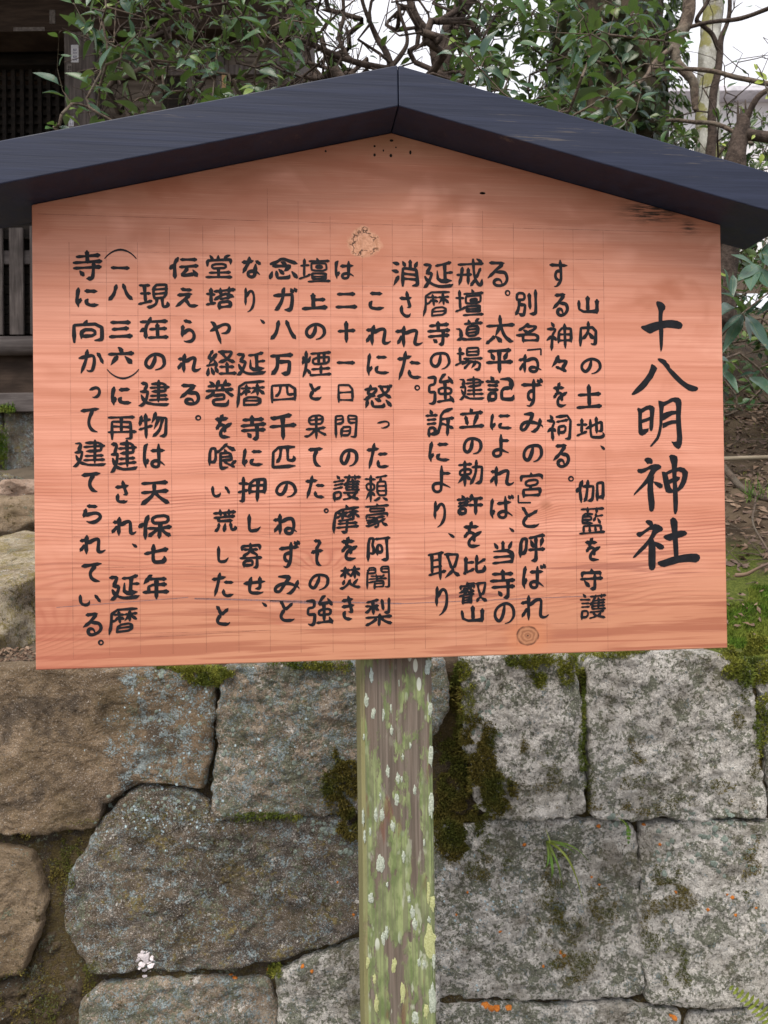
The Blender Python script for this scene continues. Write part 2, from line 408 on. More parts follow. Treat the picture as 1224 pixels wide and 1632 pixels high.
def mat_leaf(name, dk, md, lt, yel=.05, under_c=(.13, .17, .08), rough=.34):
    n = N(name); g = n.node('ShaderNodeNewGeometry'); oi = n.node('ShaderNodeObjectInfo')
    r = n.ma('FRACT', n.ma('ADD', g.outputs['Random Per Island'], n.ma('MULTIPLY', oi.outputs['Random'], 7.3)))
    c = n.ramp(r, [(0, dk), (.45, md), (1 - yel - .08, lt), (1 - yel, lt), (1.0, (.22, .30, .035))])
    uv = n.node('ShaderNodeUVMap').outputs[0]; u, v, _ = n.sep(uv)
    mid = n.step(n.ma('ABSOLUTE', n.ma('SUBTRACT', u, .5)), .045, .015)
    vein = n.ma('SINE', n.ma('MULTIPLY', n.ma('SUBTRACT', v, n.ma('MULTIPLY', n.ma('ABSOLUTE', n.ma('SUBTRACT', u, .5)), .7)), 62))
    c = n.mix(n.ma('MULTIPLY', mid, .45), c, (.16, .20, .08))
    c = n.mix(n.ma('MULTIPLY', n.step(vein, .7, 1.0), .15), c, (.10, .15, .06))
    sp = n.noise(70, 3, .6); c = n.mix(n.ma('MULTIPLY', n.step(sp, .66, .72), .55), c, (.22, .19, .09))
    c = n.mix(n.ma('MULTIPLY', g.outputs['Backfacing'], .75), c, under_c)
    n.b.inputs['Transmission Weight'].default_value = 0.0
    m = n.fin(c, rough, n.bump(n.ma('ADD', n.ma('MULTIPLY', vein, .2), n.ma('MULTIPLY', mid, -.6)), .0007, .5), .55)
    tr = n.node('ShaderNodeBsdfTranslucent'); n.put(tr.inputs[0], n.mix(1.0, c, (.75, 1.0, .35), 'MULTIPLY'))
    ms = n.node('ShaderNodeMixShader'); ms.inputs[0].default_value = .30
    n.t.links.new(n.b.outputs[0], ms.inputs[1]); n.t.links.new(tr.outputs[0], ms.inputs[2]); n.t.links.new(ms.outputs[0], n.out.inputs[0])
    return m

def mat_bark(name, a, b, c3=None, amt=.4, sc=1.0, k=(14, 14, 3)):
    n = N(name); g = n.noise(sc, 5, .65, k=k); g2 = n.noise(90 * sc, 4, .7)
    c = n.mix(n.step(g, .35, .65), a, b); c = n.mix(n.ma('MULTIPLY', n.step(g2, .5, .68), .4), c, tuple(q * 1.7 for q in b))
    if c3: c = n.mix(n.ma('MULTIPLY', n.step(n.noise(7 * sc, 4, .6), .5, .58), amt), c, c3)
    return n.fin(c, .9, n.bump(n.ma('ADD', g, n.ma('MULTIPLY', g2, .4)), .012 / sc, .8), .2)

def mat_wood(name, a, b, k=(6, 6, 60), c3=None):
    n = N(name); g = n.noise(1.0, 4, .6, k=k); g2 = n.noise(3, 3, .6)
    c = n.mix(n.step(g, .35, .68), a, b)
    c = n.mix(n.ma('MULTIPLY', n.step(g2, .48, .66), .5), c, c3 if c3 else tuple(q * .55 for q in a))
    return n.fin(c, .85, n.bump(g, .004, .6), .25)

M = {}
M['board'] = mat_board(); M['paint'] = mat_paint(); M['ink'] = mat_ink(); M['pencil'] = mat_pencil(); M['post'] = mat_post()
M['white_lichen'] = mat_lichen('white_lichen', (.27, .31, .25), (.48, .52, .44))
M['pale_lichen'] = mat_lichen('pale_lichen', (.30, .36, .33), (.46, .53, .50))
M['yellow_lichen'] = mat_lichen('yellow_lichen', (.34, .36, .16), (.46, .48, .25))
M['orange_lichen'] = mat_lichen('orange_lichen', (.38, .11, .02), (.55, .20, .04))
M['snow_lichen'] = mat_lichen('snow_lichen', (.55, .50, .53), (.80, .75, .78), 200)
M['soil'] = mat_soil()
M['moss_brown'] = mat_blades('brown_moss', (.075, .066, .014), (.19, .15, .035), (.070, .090, .016))
M['moss_green'] = mat_blades('green_moss', (.035, .085, .008), (.125, .21, .022), (.20, .23, .04))
M['moss_yellow'] = mat_blades('yellow_moss', (.13, .15, .02), (.30, .30, .055), (.08, .12, .02))
M['grass'] = mat_blades('grass_blades', (.055, .14, .02), (.14, .24, .05), (.16, .20, .05))
M['litter'] = mat_blades('dead_leaves', (.10, .055, .035), (.25, .18, .13), (.14, .10, .085))
M['leaf'] = mat_leaf('camellia_leaf', (.014, .046, .022), (.034, .095, .040), (.075, .165, .055), .10)
M['leaf_blue'] = mat_leaf('bluish_leaf', (.022, .060, .045), (.042, .10, .072), (.075, .15, .10), .02, rough=.3)
M['leaf_dark'] = mat_leaf('background_leaf', (.012, .036, .012), (.028, .070, .020), (.075, .13, .028), .10)
M['leaf_yellow'] = mat_leaf('young_leaf', (.20, .28, .03), (.28, .36, .05), (.36, .44, .07), .0, (.28, .33, .06))
M['leaf_ivy'] = mat_leaf('ivy_leaf', (.007, .020, .008), (.014, .038, .013), (.034, .066, .018), .04)
M['twig'] = mat_bark('twig_bark', (.060, .045, .036), (.15, .115, .09), (.16, .15, .12), .35, 1, (40, 40, 40))
M['twig_dark'] = mat_bark('dark_twig_bark', (.035, .026, .022), (.080, .060, .050), None, 0, 1, (30, 30, 30))
M['trunk_dark'] = mat_bark('dark_mossy_bark', (.030, .024, .018), (.085, .065, .045), (.045, .055, .018), .7)
M['trunk_pale'] = mat_bark('pale_mottled_bark', (.22, .21, .18), (.42, .42, .39), (.20, .19, .055), .85, 1, (16, 16, 9))
M['old_wood'] = mat_wood('grey_old_wood', (.075, .062, .058), (.15, .128, .118), (50, 6, 4))
M['old_beam'] = mat_wood('grey_old_beam', (.085, .072, .070), (.16, .14, .135), (3, 6, 50))
M['shade_dark_wood'] = mat_wood('shaded_old_wood', (.010, .008, .007), (.024, .018, .014), (5, 5, 40))  # the hall's shade is put into this wood colour; nail holes share it
M['brown_wood'] = mat_wood('brown_old_wood', (.036, .024, .018), (.070, .048, .036), (4, 6, 30))
M['wall_wood'] = mat_wood('wall_board_wood', (.085, .066, .052), (.17, .14, .115), (4, 6, 30))
M['paper'] = mat_lichen('paper', (.55, .55, .58), (.66, .66, .70), 40)
M['faded_paper'] = mat_lichen('faded_paper', (.12, .105, .10), (.22, .195, .18), 60)
M['rope'] = mat_wood('pale_cane', (.20, .165, .12), (.34, .29, .22), (8, 60, 60))
M['pale_wood'] = mat_wood('fresh_wood', (.36, .22, .11), (.48, .31, .17), (50, 50, 4))
M['far_wall'] = mat_wood('far_wall_plaster', (.80, .79, .82), (.86, .85, .88), (2, 2, 2), (.78, .78, .82))
M['far_roof'] = mat_wood('far_roof_tile', (.62, .61, .68), (.70, .69, .76), (2, 2, 9))
M['gravel'] = mat_lichen('path_gravel', (.12, .11, .095), (.20, .185, .16), 90)
ST = {
 'brown': mat_stone('brown_stone', (.15, .105, .065), (.31, .225, .145), .4, 1.0, .35, 0, .1, .45, 1, (-.74, -.54), .7),
 'dark': mat_stone('dark_stone', (.075, .064, .056), (.19, .155, .12), .7, .75, .55, .22, .25, .9, 2, None, .65),
 'granite': mat_stone('granite_stone', (.25, .185, .125), (.50, .41, .31), .65, .85, .85, .45, .35, .35, 3, None, .4),
 'pale': mat_stone('pale_granite', (.36, .31, .265), (.76, .69, .63), .85, .25, .72, 1.9, .55, 0, 4, None, .28),
 'pale2': mat_stone('pale_granite_weathered', (.27, .215, .18), (.56, .47, .42), .8, .40, .85, 1.55, .95, 0, 5, None, .5),
 'tan': mat_stone('tan_stone', (.20, .145, .09), (.30, .225, .15), .2, .05, .1, 0, .1, .3, 6, None, .15),
 'earth': mat_stone('earthy_stone', (.070, .050, .032), (.12, .088, .055), .1, .1, .35, 0, .7, .2, 7, None, .4),
 'sunny': mat_stone('sun_toned_boulder', (.28, .22, .15), (.50, .43, .31), .5, .1, .3, .1, .3, 1.3, 8, None, .1),  # sunlight is put into this lighter, warmer stone colour
 'pink': mat_stone('pinkish_rock', (.32, .21, .15), (.44, .32, .25), .3, 0, 0, .1, .1, 0, 9, None, .1),
}
# ------------------------------------------------------------------ ground, terrain
WD = 2.05                                  # depth of the wall's face
def terr(a, d):
    """height of the bank behind the wall; a = metres to the side, d = depth"""
    L = np.interp(d, [2.1, 2.32, 2.5, 2.75, 3.4, 4.2, 5.4, 6.2, 9, 20], [1.10, 1.13, 1.15, 1.17, 1.30, 1.50, 1.80, 1.95, 2.1, 2.3])
    Rr = np.interp(d, [2.1, 2.32, 2.5, 2.75, 3.1, 3.5, 4.0, 4.6, 5.6, 8, 20], [1.10, 1.14, 1.22, 1.33, 1.50, 1.66, 1.90, 2.12, 2.62, 3.5, 3.6])
    t = min(max((a + .3) / 1.3, 0), 1); t = t * t * (3 - 2 * t)
    z = L * (1 - t) + Rr * t
    k = min(max((d - 2.25) / .5, 0), 1)
    return z + (noise.noise((a * 2.3, d * 2.3, 1)) * .06 + noise.noise((a * 9, d * 9, 4)) * .018 + noise.noise((a * 30, d * 30, 2)) * .006) * k
def tp(a, d):
    p = CP + R0 * a + NH * d; return Vector((p.x, p.y, terr(a, d)))

def make_terrain():
    As = list(np.linspace(-14, -2.6, 16)[:-1]) + list(np.linspace(-2.6, 2.6, 150)) + list(np.linspace(2.6, 14, 16)[1:])
    Ds = [WD + .16, WD + .2] + list(np.linspace(2.3, 6.4, 110)) + list(np.linspace(6.7, 20, 20))
    v = []; f = []
    for a in As:
        p = CP + R0 * a + NH * (WD + .16); v.append((p.x, p.y, -.2))
        for d in Ds: v.append(tuple(tp(a, d)))
    n = len(Ds) + 1
    for i in range(len(As) - 1):
        for j in range(n - 1):
            f.append((i * n + j, (i + 1) * n + j, (i + 1) * n + j + 1, i * n + j + 1))
    o = link('terrain', mesh('terrain', v, f, True), None, [M['soil']]); o['kind'] = 'structure'
    return o
make_terrain()
g = MB(); g.add([(-900, -900, 0), (900, -900, 0), (900, 900, 0), (-900, 900, 0)], [(0, 1, 2, 3)])
o = g.build('ground', M['gravel']); o['kind'] = 'structure'
g = MB()
for s in (0,):
    p = CP + NH * 12
    g.add([(-900, 20, 2.2), (900, 20, 2.2), (900, 900, 2.2), (-900, 900, 2.2)], [(0, 1, 2, 3)])
o = g.build('plateau', M['soil']); o['kind'] = 'structure'

# ------------------------------------------------------------------ retaining wall of big stones
wall = empty('retaining_wall', CP + NH * WD - Vector((0, 0, CP.z)), 'low retaining wall of big lichened stones behind the sign post', 'stone wall')
STONES = []
def stone(poly, mat, out=0.0, seed=0, flat=0.0, rnd=.014, rough=1.0, depth=.24, parent=wall, name='stone', d0=WD, lumps=1.0, nth=240, nr=60, grow=4.6):
    P = np.array(poly, float)
    # resample, round the corners
    Q = np.vstack([P, P[:1]]); L = np.r_[0, np.cumsum(np.hypot(*np.diff(Q, axis=0).T))]
    u = np.linspace(0, L[-1], nth, endpoint=False)
    X = np.interp(u, L, Q[:, 0]); Y = np.interp(u, L, Q[:, 1])
    for _ in range(5):
        X = (np.roll(X, 1) + 2 * X + np.roll(X, -1)) / 4; Y = (np.roll(Y, 1) + 2 * Y + np.roll(Y, -1)) / 4
    cx_, cy_ = X.mean(), Y.mean(); rr0 = np.hypot(X - cx_, Y - cy_); X = cx_ + (X - cx_) * (1 + grow / rr0); Y = cy_ + (Y - cy_) * (1 + grow / rr0)
    k = d0 / 1344.0
    hz = 829
    Cx, Cy = X.mean(), Y.mean()
    pts = []                                # local plane: a sideways, z up (metres)
    for x, y in zip(X, Y):
        p = at(x, y, d0); rel = p - CP
        a = rel.dot(R0); z = p.z
        nn = noise.noise((a * 14, z * 14, seed)) * .012 + noise.noise((a * 45, z * 45, seed)) * .007 + noise.noise((a * 130, z * 130, seed)) * .003
        pts.append((a, z, nn))
    A = np.array([p[0] for p in pts]); Z = np.array([p[1] for p in pts]); NN = np.array([p[2] for p in pts])
    ca, cz = A.mean(), Z.mean(); rad = np.hypot(A - ca, Z - cz)
    A = ca + (A - ca) * (1 + NN / rad); Z = cz + (Z - cz) * (1 + NN / rad)
    v = []; f = []
    ss = [0.0] + [((i + 1) / nr) ** .72 for i in range(nr)]
    def surf(a, z, e):
        q = Vector((a, z, seed * 7.1))
        h = noise.noise(q * 4.5) * .016 * lumps + noise.noise(q * 13) * .008 * lumps
        h += (noise.fractal(q * 34, .8, 2.1, 5) * .0068 + abs(noise.noise(q * 22)) * -.004 + noise.noise(q * 170) * .0016) * rough
        e *= 1 + .9 * noise.noise(q * 16) + .5 * noise.noise(q * 50); t = min(max(e / rnd, 0), 1); h -= rnd * .8 * (1 - math.sqrt(max(0, 1 - (1 - t) ** 2)))
        return h + out
    def P3(a, z, h):
        p = CP + R0 * a + NH * (d0 * math.cos(PITCH) - h); return (p.x, p.y, z)
    v.append(P3(ca, cz, surf(ca, cz, 1)))
    for s in ss[1:]:
        for i in range(nth):
            a = ca + (A[i] - ca) * s; z = cz + (Z[i] - cz) * s
            v.append(P3(a, z, surf(a, z, (1 - s) * rad[i] * .9)))
    for j, (sh, dd) in enumerate(((1.0, .05), (.97, depth * .6), (.86, depth))):
        for i in range(nth):
            v.append(P3(ca + (A[i] - ca) * sh, cz + (Z[i] - cz) * sh, surf(A[i], Z[i], 0) - dd))
    v.append(P3(ca, cz, out - depth - .02))
    rings = nr + 3
    for i in range(nth): f.append((0, 1 + i, 1 + (i + 1) % nth))
    for r in range(rings - 1):
        b = 1 + r * nth
        for i in range(nth): f.append((b + i, b + nth + i, b + nth + (i + 1) % nth, b + (i + 1) % nth))
    b = 1 + (rings - 1) * nth
    for i in range(nth): f.append((b + i, len(v) - 1, b + (i + 1) % nth))
    me = mesh(name, v, f, True)
    # orientation outward
    bm = bmesh.new(); bm.from_mesh(me); bmesh.ops.recalc_face_normals(bm, faces=bm.faces); bm.to_mesh(me); bm.free()
    o = link(name, me, None, [mat])
    if parent is not None: under(o, parent)
    STONES.append((v, f))
    return o

T = ST
stone([(-60,1070),(0,1066),(60,1064),(200,1066),(325,1068),(341,1100),(336,1180),(331,1235),(322,1258),(280,1246),(225,1246),(195,1258),(165,1284),(155,1312),(60,1325),(0,1322),(-60,1318)], T['brown'], .012, 1, lumps=1.1, rough=.8)
stone([(205,1268),(235,1254),(285,1256),(328,1274),(343,1306),(440,1311),(530,1301),(572,1330),(577,1480),(540,1498),(440,1526),(300,1545),(140,1548),(118,1500),(106,1430),(118,1380),(146,1345),(166,1302)], T['dark'], .0, 2, lumps=1.0)
stone([(352,1064),(450,1060),(566,1058),(700,1050),(714,1080),(712,1135),(660,1200),(640,1270),(600,1290),(520,1295),(400,1299),(348,1298),(342,1270),(349,1180),(352,1110)], T['granite'], .010, 3)
stone([(-60,1350),(45,1355),(62,1395),(77,1440),(68,1470),(40,1540),(-60,1560)], T['tan'], .022, 4, nth=150, nr=34)
stone([(-60,1576),(30,1562),(66,1500),(92,1482),(120,1530),(128,1600),(110,1670),(-60,1690)], T['earth'], -.012, 5, lumps=2.2, rough=1.8, nth=150, nr=34)
stone([(60,1332),(145,1322),(150,1345),(112,1388),(100,1440),(88,1450),(70,1395)], T['earth'], -.030, 6, lumps=1.6, rough=1.8, nth=110, nr=26)
stone([(135,1602),(160,1572),(260,1562),(425,1562),(436,1600),(440,1715),(130,1715)], T['granite'], .004, 7, nth=170, nr=40)
stone([(446,1548),(500,1524),(590,1497),(690,1502),(696,1560),(690,1715),(450,1715)], T['pale2'], .010, 8, nth=170, nr=40)
stone([(742,1052),(800,1046),(912,1050),(922,1120),(925,1200),(929,1288),(880,1299),(800,1297),(762,1280),(742,1180),(734,1100)], T['pale'], .016, 9)
stone([(938,1060),(960,1050),(1060,1040),(1140,1045),(1185,1060),(1200,1150),(1213,1240),(1216,1296),(1100,1300),(1000,1297),(944,1298),(937,1180)], T['pale'], .018, 10)
stone([(1208,1062),(1260,1058),(1400,1066),(1405,1300),(1235,1300),(1224,1200)], T['pale2'], .006, 11)
stone([(655,1345),(700,1316),(760,1314),(870,1310),(1008,1310),(1016,1400),(1019,1500),(1021,1584),(900,1590),(760,1588),(700,1586),(650,1570)], T['pale2'], .006, 12)
stone([(1018,1311),(1120,1309),(1230,1310),(1236,1450),(1240,1588),(1140,1594),(1032,1588),(1022,1500)], T['pale'], .010, 13)
stone([(650,1602),(760,1600),(980,1600),(1080,1605),(1085,1780),(640,1780)], T['pale2'], .012, 14)
stone([(1098,1610),(1300,1606),(1310,1780),(1092,1780)], T['pale2'], .004, 15, nth=150, nr=34)
stone([(1246,1312),(1400,1308),(1405,1600),(1250,1595)], T['pale2'], .008, 16, nth=150, nr=34)
# the rest of the wall past the frame, coarser
rng = random.Random(5)
def block(x0, y0, x1, y1, m, s):
    j = lambda: rng.uniform(-9, 9)
    mx_, my_ = (x0 + x1) / 2, (y0 + y1) / 2
    stone([(x0 + 6 + j(), y0 + 6), (mx_, y0 + 4 + j()), (x1 - 6 + j(), y0 + 8), (x1 - 6, my_ + j()), (x1 - 8, y1 - 6 + j()), (mx_, y1 - 5 + j()), (x0 + 8, y1 - 6 + j()), (x0 + 6 + j(), my_)], m, rng.uniform(-.01, .02), s, nth=84, nr=18)
s = 20
for (x0, y0, x1, y1) in [(-330,1066,-66,1310),(-680,1072,-336,1300),(-980,1060,-690,1340),(-420,1320,-66,1570),(-760,1310,-426,1590),(-1000,1350,-770,1600),
                         (1412,1060,1700,1290),(1706,1070,2050,1310),(1412,1300,1760,1600),(1766,1320,2060,1600),
                         (-260,1700,60,1860),(-600,1600,-266,1860),(-1000,1610,-606,1860),(66,1720,440,1860),(446,1722,640,1860),(646,1786,1080,1860),(1090,1786,1480,1860),(1316,1610,1640,1780),(1490,1786,2060,1860),(1646,1610,2060,1780)]:
    block(x0, y0, x1, y1, rng.choice([T['dark'], T['granite'], T['pale2'], T['brown']] if x0 < 0 else [T['pale2'], T['granite'], T['pale']]), s); s += 1
# earth packed in the joints
v = []; f = []; na, nz = 300, 110
for i in range(na):
    for j in range(nz):
        a = -2.75 + 5.2 * i / (na - 1); z = -.05 + 1.175 * j / (nz - 1)
        h = -.024 + noise.noise((a * 8, z * 8, 3)) * .014 + noise.noise((a * 40, z * 40, 3)) * .009
        p = CP + R0 * a + NH * (WD - h); v.append((p.x, p.y, z))
for i in range(na - 1):
    for j in range(nz - 1): f.append((i * nz + j, (i + 1) * nz + j, (i + 1) * nz + j + 1, i * nz + j + 1))
jf = link('joint_earth', mesh('joint_earth', v, f, True), None, [mat_stone('joint_soil', (.030, .022, .015), (.065, .050, .033), .1, .0, .3, 0, 1.2, .1, 11, None, .5)])
under(jf, wall)
STONES.append((v, f))
av = []; af = []
for (vv, ff) in STONES:
    n0 = len(av); av += vv; af += [tuple(i + n0 for i in q) for q in ff]
WB = BVHTree.FromPolygons(av, af)
def onwall(px, py):
    d = (at(px, py, 1.0) - CP).normalized()
    h = WB.ray_cast(CP + d * 1.75, d, 1.5)
    return (h[0], h[1] if h[1].dot(d) < 0 else -h[1]) if h[0] is not None else (at(px, py, WD), -NH)

# ------------------------------------------------------------------ moss, lichens and plants growing on the wall
def blades(name, pts, mat, ln, wd, seed, label, up=.5, kind='moss', droop=0.0):
    """pts: (position, normal); one bent blade (a thin triangle pair) each"""
    r = random.Random(seed); v = []; f = []
    for p, nn in pts:
        dr = (nn + Vector((r.gauss(0, .55), r.gauss(0, .55), r.gauss(0, .55))) + Vector((0, 0, up))).normalized()
        l = ln * r.uniform(.5, 1.3); sd_ = dr.cross(Vector((r.gauss(0, 1), r.gauss(0, 1), r.gauss(0, 1)))).normalized() * wd * r.uniform(.6, 1.2)
        b = len(v); p = Vector(p); m = p + dr * l * .55; t = p + dr * l + Vector((0, 0, -droop * l))
        v += [tuple(p - sd_), tuple(p + sd_), tuple(m + sd_ * .8), tuple(m - sd_ * .8), tuple(t)]
        f += [(b, b + 1, b + 2, b + 3), (b + 3, b + 2, b + 4)]
    o = link(name, mesh(name, v, f, False), None, [mat])
    return tag(o, label, kind, kind='stuff')
def patch(n, cx, cy, rx, ry, r, edge=.35, thr=-.05, sc=.05):
    out = []
    while n > 0:
        n -= 1
        a = r.uniform(0, 2 * PI); q = math.sqrt(r.random()) * (1 + r.gauss(0, edge * .3))
        x, y = cx + rx * q * math.cos(a), cy + ry * q * math.sin(a)
        if noise.noise((x * sc, y * sc, 3.3)) < thr + .35 * (q - .6): continue
        p, nn = onwall(x, y); out.append((p + nn * r.uniform(-.001, .007), nn))
    return out
r = random.Random(11)
pts = []
for a in ((14000, 742, 1240, 46, 100), (9000, 724, 1320, 32, 50), (4000, 728, 1110, 12, 80), (3000, 770, 1200, 30, 50), (4500, 790, 1265, 32, 35), (5000, 545, 1245, 30, 50), (2600, 560, 1310, 24, 26)): pts += patch(a[0], *a[1:], r, thr=-.25)
blades('brown_moss', pts, M['moss_brown'], .0095, .0013, 1, 'brown moss cushion filling the wide joint beside the post', .1)
pts = []
for a in ((900, 905, 1500, 50, 60), (500, 960, 1440, 26, 40), (500, 1040, 1470, 20, 50), (700, 1080, 1430, 40, 20), (500, 885, 1370, 26, 36), (400, 1180, 1130, 14, 40), (300, 1205, 1250, 10, 50), (260, 940, 1260, 10, 46), (400, 1000, 1290, 60, 10), (200, 850, 1080, 12, 26), (260, 840, 1200, 12, 30), (300, 1100, 1280, 60, 14)): pts += patch(int(a[0] * 2.5), *a[1:], r, thr=-.03)
for a in ((2600, 770, 1370, 40, 36), (2200, 880, 1450, 30, 60), (1600, 905, 1545, 46, 26), (1800, 1075, 1545, 30, 40), (1500, 1195, 1380, 18, 60), (1200, 1060, 1400, 24, 26), (1500, 1010, 1230, 22, 60), (1200, 880, 1240, 30, 50), (1000, 1150, 1250, 24, 36), (2600, 104, 1385, 30, 60), (1200, 70, 1338, 60, 12), (2200, 50, 1590, 60, 50), (700, 142, 1560, 12, 40)): pts += patch(*a, r, thr=.0)
for x in range(110, 560, 3): 
    if r.random() < .5: pts += patch(6, x, 1305 + 6 * math.sin(x * .02), 8, 4, r, thr=-1)
blades('thin_moss', pts, M['moss_brown'], .005, .0010, 2, 'olive brown moss spread thinly over the stones right of the post', .0)
pts = []
for a in ((2200, 335, 1078, 40, 15), (700, 300, 1066, 26, 8), (500, 260, 1062, 30, 6), (500, 560, 1062, 70, 7), (700, 480, 1060, 50, 7), (1300, 845, 1052, 40, 13), (900, 905, 1066, 18, 26), (700, 970, 1042, 40, 8), (900, 1000, 1036, 36, 8), (500, 860, 1080, 9, 18), (600, 735, 1070, 14, 22), (700, 930, 1110, 5, 60), (600, 928, 1210, 7, 60), (500, 425, 1300, 60, 6), (400, 440, 1545, 14, 12), (500, 745, 1110, 12, 50)): pts += patch(int(a[0] * 2.0), *a[1:], r, thr=-.3)
blades('green_moss', pts, M['moss_yellow'], .008, .0010, 3, 'green moss fringe on the top edge of the wall under the board', .35)
pts = patch(9000, 1196, 1052, 46, 40, r, thr=-.3); pts += patch(2000, 1212, 1140, 14, 60, r)
blades('yellow_moss', pts, M['moss_yellow'], .008, .0012, 4, 'yellowish moss on the wall top at the right corner of the board', .3)

def blob_lichen(name, spots, mat, label, flat=.35, sz=1.0, seed=3, kind=True, top=True):
    rr = random.Random(seed); v = []; f = []
    for (px, py, rx) in spots:
        p, nn = onwall(px, py); rad = rx * WD / 1344 * sz
        a = nn.orthogonal().normalized(); c = nn.cross(a); b = len(v); K = 14; e = [rr.uniform(.75, 1.2) for _ in range(K)]
        v.append(tuple(p + nn * rad * flat))
        for q, hh in ((.5, .9), (.85, .55), (1.0, -.1)):
            for k in range(K):
                t = 2 * PI * k / K; v.append(tuple(p + (a * math.cos(t) + c * math.sin(t)) * rad * q * e[k] + nn * rad * flat * hh))
        for k in range(K): f.append((b, b + 1 + k, b + 1 + (k + 1) % K))
        for j in range(2):
            for k in range(K): f.append((b + 1 + j * K + k, b + 1 + (j + 1) * K + k, b + 1 + (j + 1) * K + (k + 1) % K, b + 1 + j * K + (k + 1) % K))
    o = link(name, mesh(name, v, f, True), None, [mat])
    return tag(o, label, 'lichen', kind='stuff') if top else o
blob_lichen('orange_lichen', [(374,1558,7),(368,1553,5),(775,1602,7),(783,1608,8),(792,1606,7),(812,1604,5),(770,1600,5),(835,1346,5),(1052,1346,4),(810,1606,4),(894,1518,5),(899,1523,5),(866,1540,4),(810,1606,6),(1167,1430,5),(1159,1426,3),(1172,1458,4),(1077,1422,4),(1075,1622,7),(1069,1618,4),(954,1316,5),(1026,1314,5),(955,1410,3),(563,1458,4),(538,1406,3),(797,1485,4),(745,1422,3),(727,1458,3),(428,1545,5),(497,1548,4),(482,1540,5),(1205,1447,3),(943,1398,3),(1128,1450,4),(812,1607,5)], M['orange_lichen'], 'small orange lichens scattered over the stones', .3, sz=.72)
blob_lichen('white_lichen', [(232,1526,7),(226,1535,6),(240,1536,6),(230,1545,5),(224,1524,5),(241,1526,5),(231,1556,4),(234,1534,6),(221,1531,5),(237,1519,5),(228,1518,5),(222,1541,4),(238,1545,4),(244,1532,4),(229,1551,4)], M['snow_lichen'], 'white lichen rosette on the dark stone at lower left', .07)
rr = random.Random(9)
fol = [(rr.uniform(950, 1215), rr.uniform(1290, 1330), rr.uniform(2.5, 6)) for _ in range(60)] + [(rr.uniform(470, 560), rr.uniform(1300, 1360), rr.uniform(2, 5)) for _ in range(50)] + [(rr.uniform(1040, 1220), rr.uniform(1330, 1400), rr.uniform(2, 6)) for _ in range(60)] + [(rr.uniform(240, 345), rr.uniform(1068, 1230), rr.uniform(1.5, 4)) for _ in range(70)] + [(rr.gauss(250, 50), rr.gauss(1280, 20), rr.uniform(1.5, 4)) for _ in range(60)] + [(rr.uniform(352, 560), rr.uniform(1070, 1290), rr.uniform(1.5, 4)) for _ in range(110)] + [(rr.uniform(740, 800), rr.uniform(1080, 1200), rr.uniform(2, 6)) for _ in range(40)]
fol = [q for q in fol if noise.noise((q[0] * .03, q[1] * .03, 7)) > -.05]
blob_lichen('grey_lichen', fol, mat_lichen('foliose_lichen', (.12, .145, .12), (.25, .30, .27)), 'grey green leafy lichen crusts on the stones', .22)
blob_lichen('blue_lichen', [(rr.gauss(330, 90), rr.gauss(1180, 60), rr.uniform(1, 3)) for _ in range(120)] + [(rr.gauss(760, 50), rr.gauss(1440, 50), rr.uniform(1, 3)) for _ in range(70)] + [(rr.gauss(270, 60), rr.gauss(1310, 25), rr.uniform(1, 3)) for _ in range(90)], mat_lichen('bluish_lichen', (.27, .36, .40), (.42, .52, .56)), 'pale bluish lichen flecks on the stones', .07, sz=.8)

def strip(mb, pts, wid, side):
    b = len(mb.v); n = len(pts)
    for i, (p, w_) in enumerate(zip(pts, wid)):
        mb.v += [tuple(p - side * w_), tuple(p + Vector((0, 0, -w_ * .5))), tuple(p + side * w_)]
    for i in range(n - 1):
        for k in (0, 1): mb.f.append((b + i * 3 + k, b + i * 3 + k + 1, b + (i + 1) * 3 + k + 1, b + (i + 1) * 3 + k))
def tuft(px, py, bl, label, seed):
    p0, nn = onwall(px, py); root = tag(empty('grass_tuft', p0), label, 'grass tuft'); rr = random.Random(seed)
    for (tx, ty, bow, w_, m) in bl:
        q = at(tx, ty, WD - .035); mb = MB(); pts = []
        for i in range(9):
            t = i / 8; p = p0.lerp(q, t) - NH * (.045 * math.sin(PI * t)) + Vector((0, 0, bow * math.sin(PI * t)))
            pts.append(p)
        sd_ = (q - p0).cross(NH).normalized()
        strip(mb, pts, [w_ * (1 - (i / 8) ** 1.6) + .0003 for i in range(9)], sd_)
        mb.build('blade', M[m], root, True)
tuft(872, 1340, [(930,1440,.045,.0030,'leaf_yellow'),(877,1402,.0,.0040,'grass'),(892,1400,.01,.0022,'grass'),(940,1375,.03,.0022,'grass'),(863,1385,.0,.0025,'grass'),(918,1362,.02,.0018,'grass'),(896,1420,.02,.0018,'grass'),(870,1322,.0,.0018,'leaf_yellow'),(905,1352,.02,.0018,'grass')], 'tuft of drooping grass growing out of the wall joint right of the post', 2)
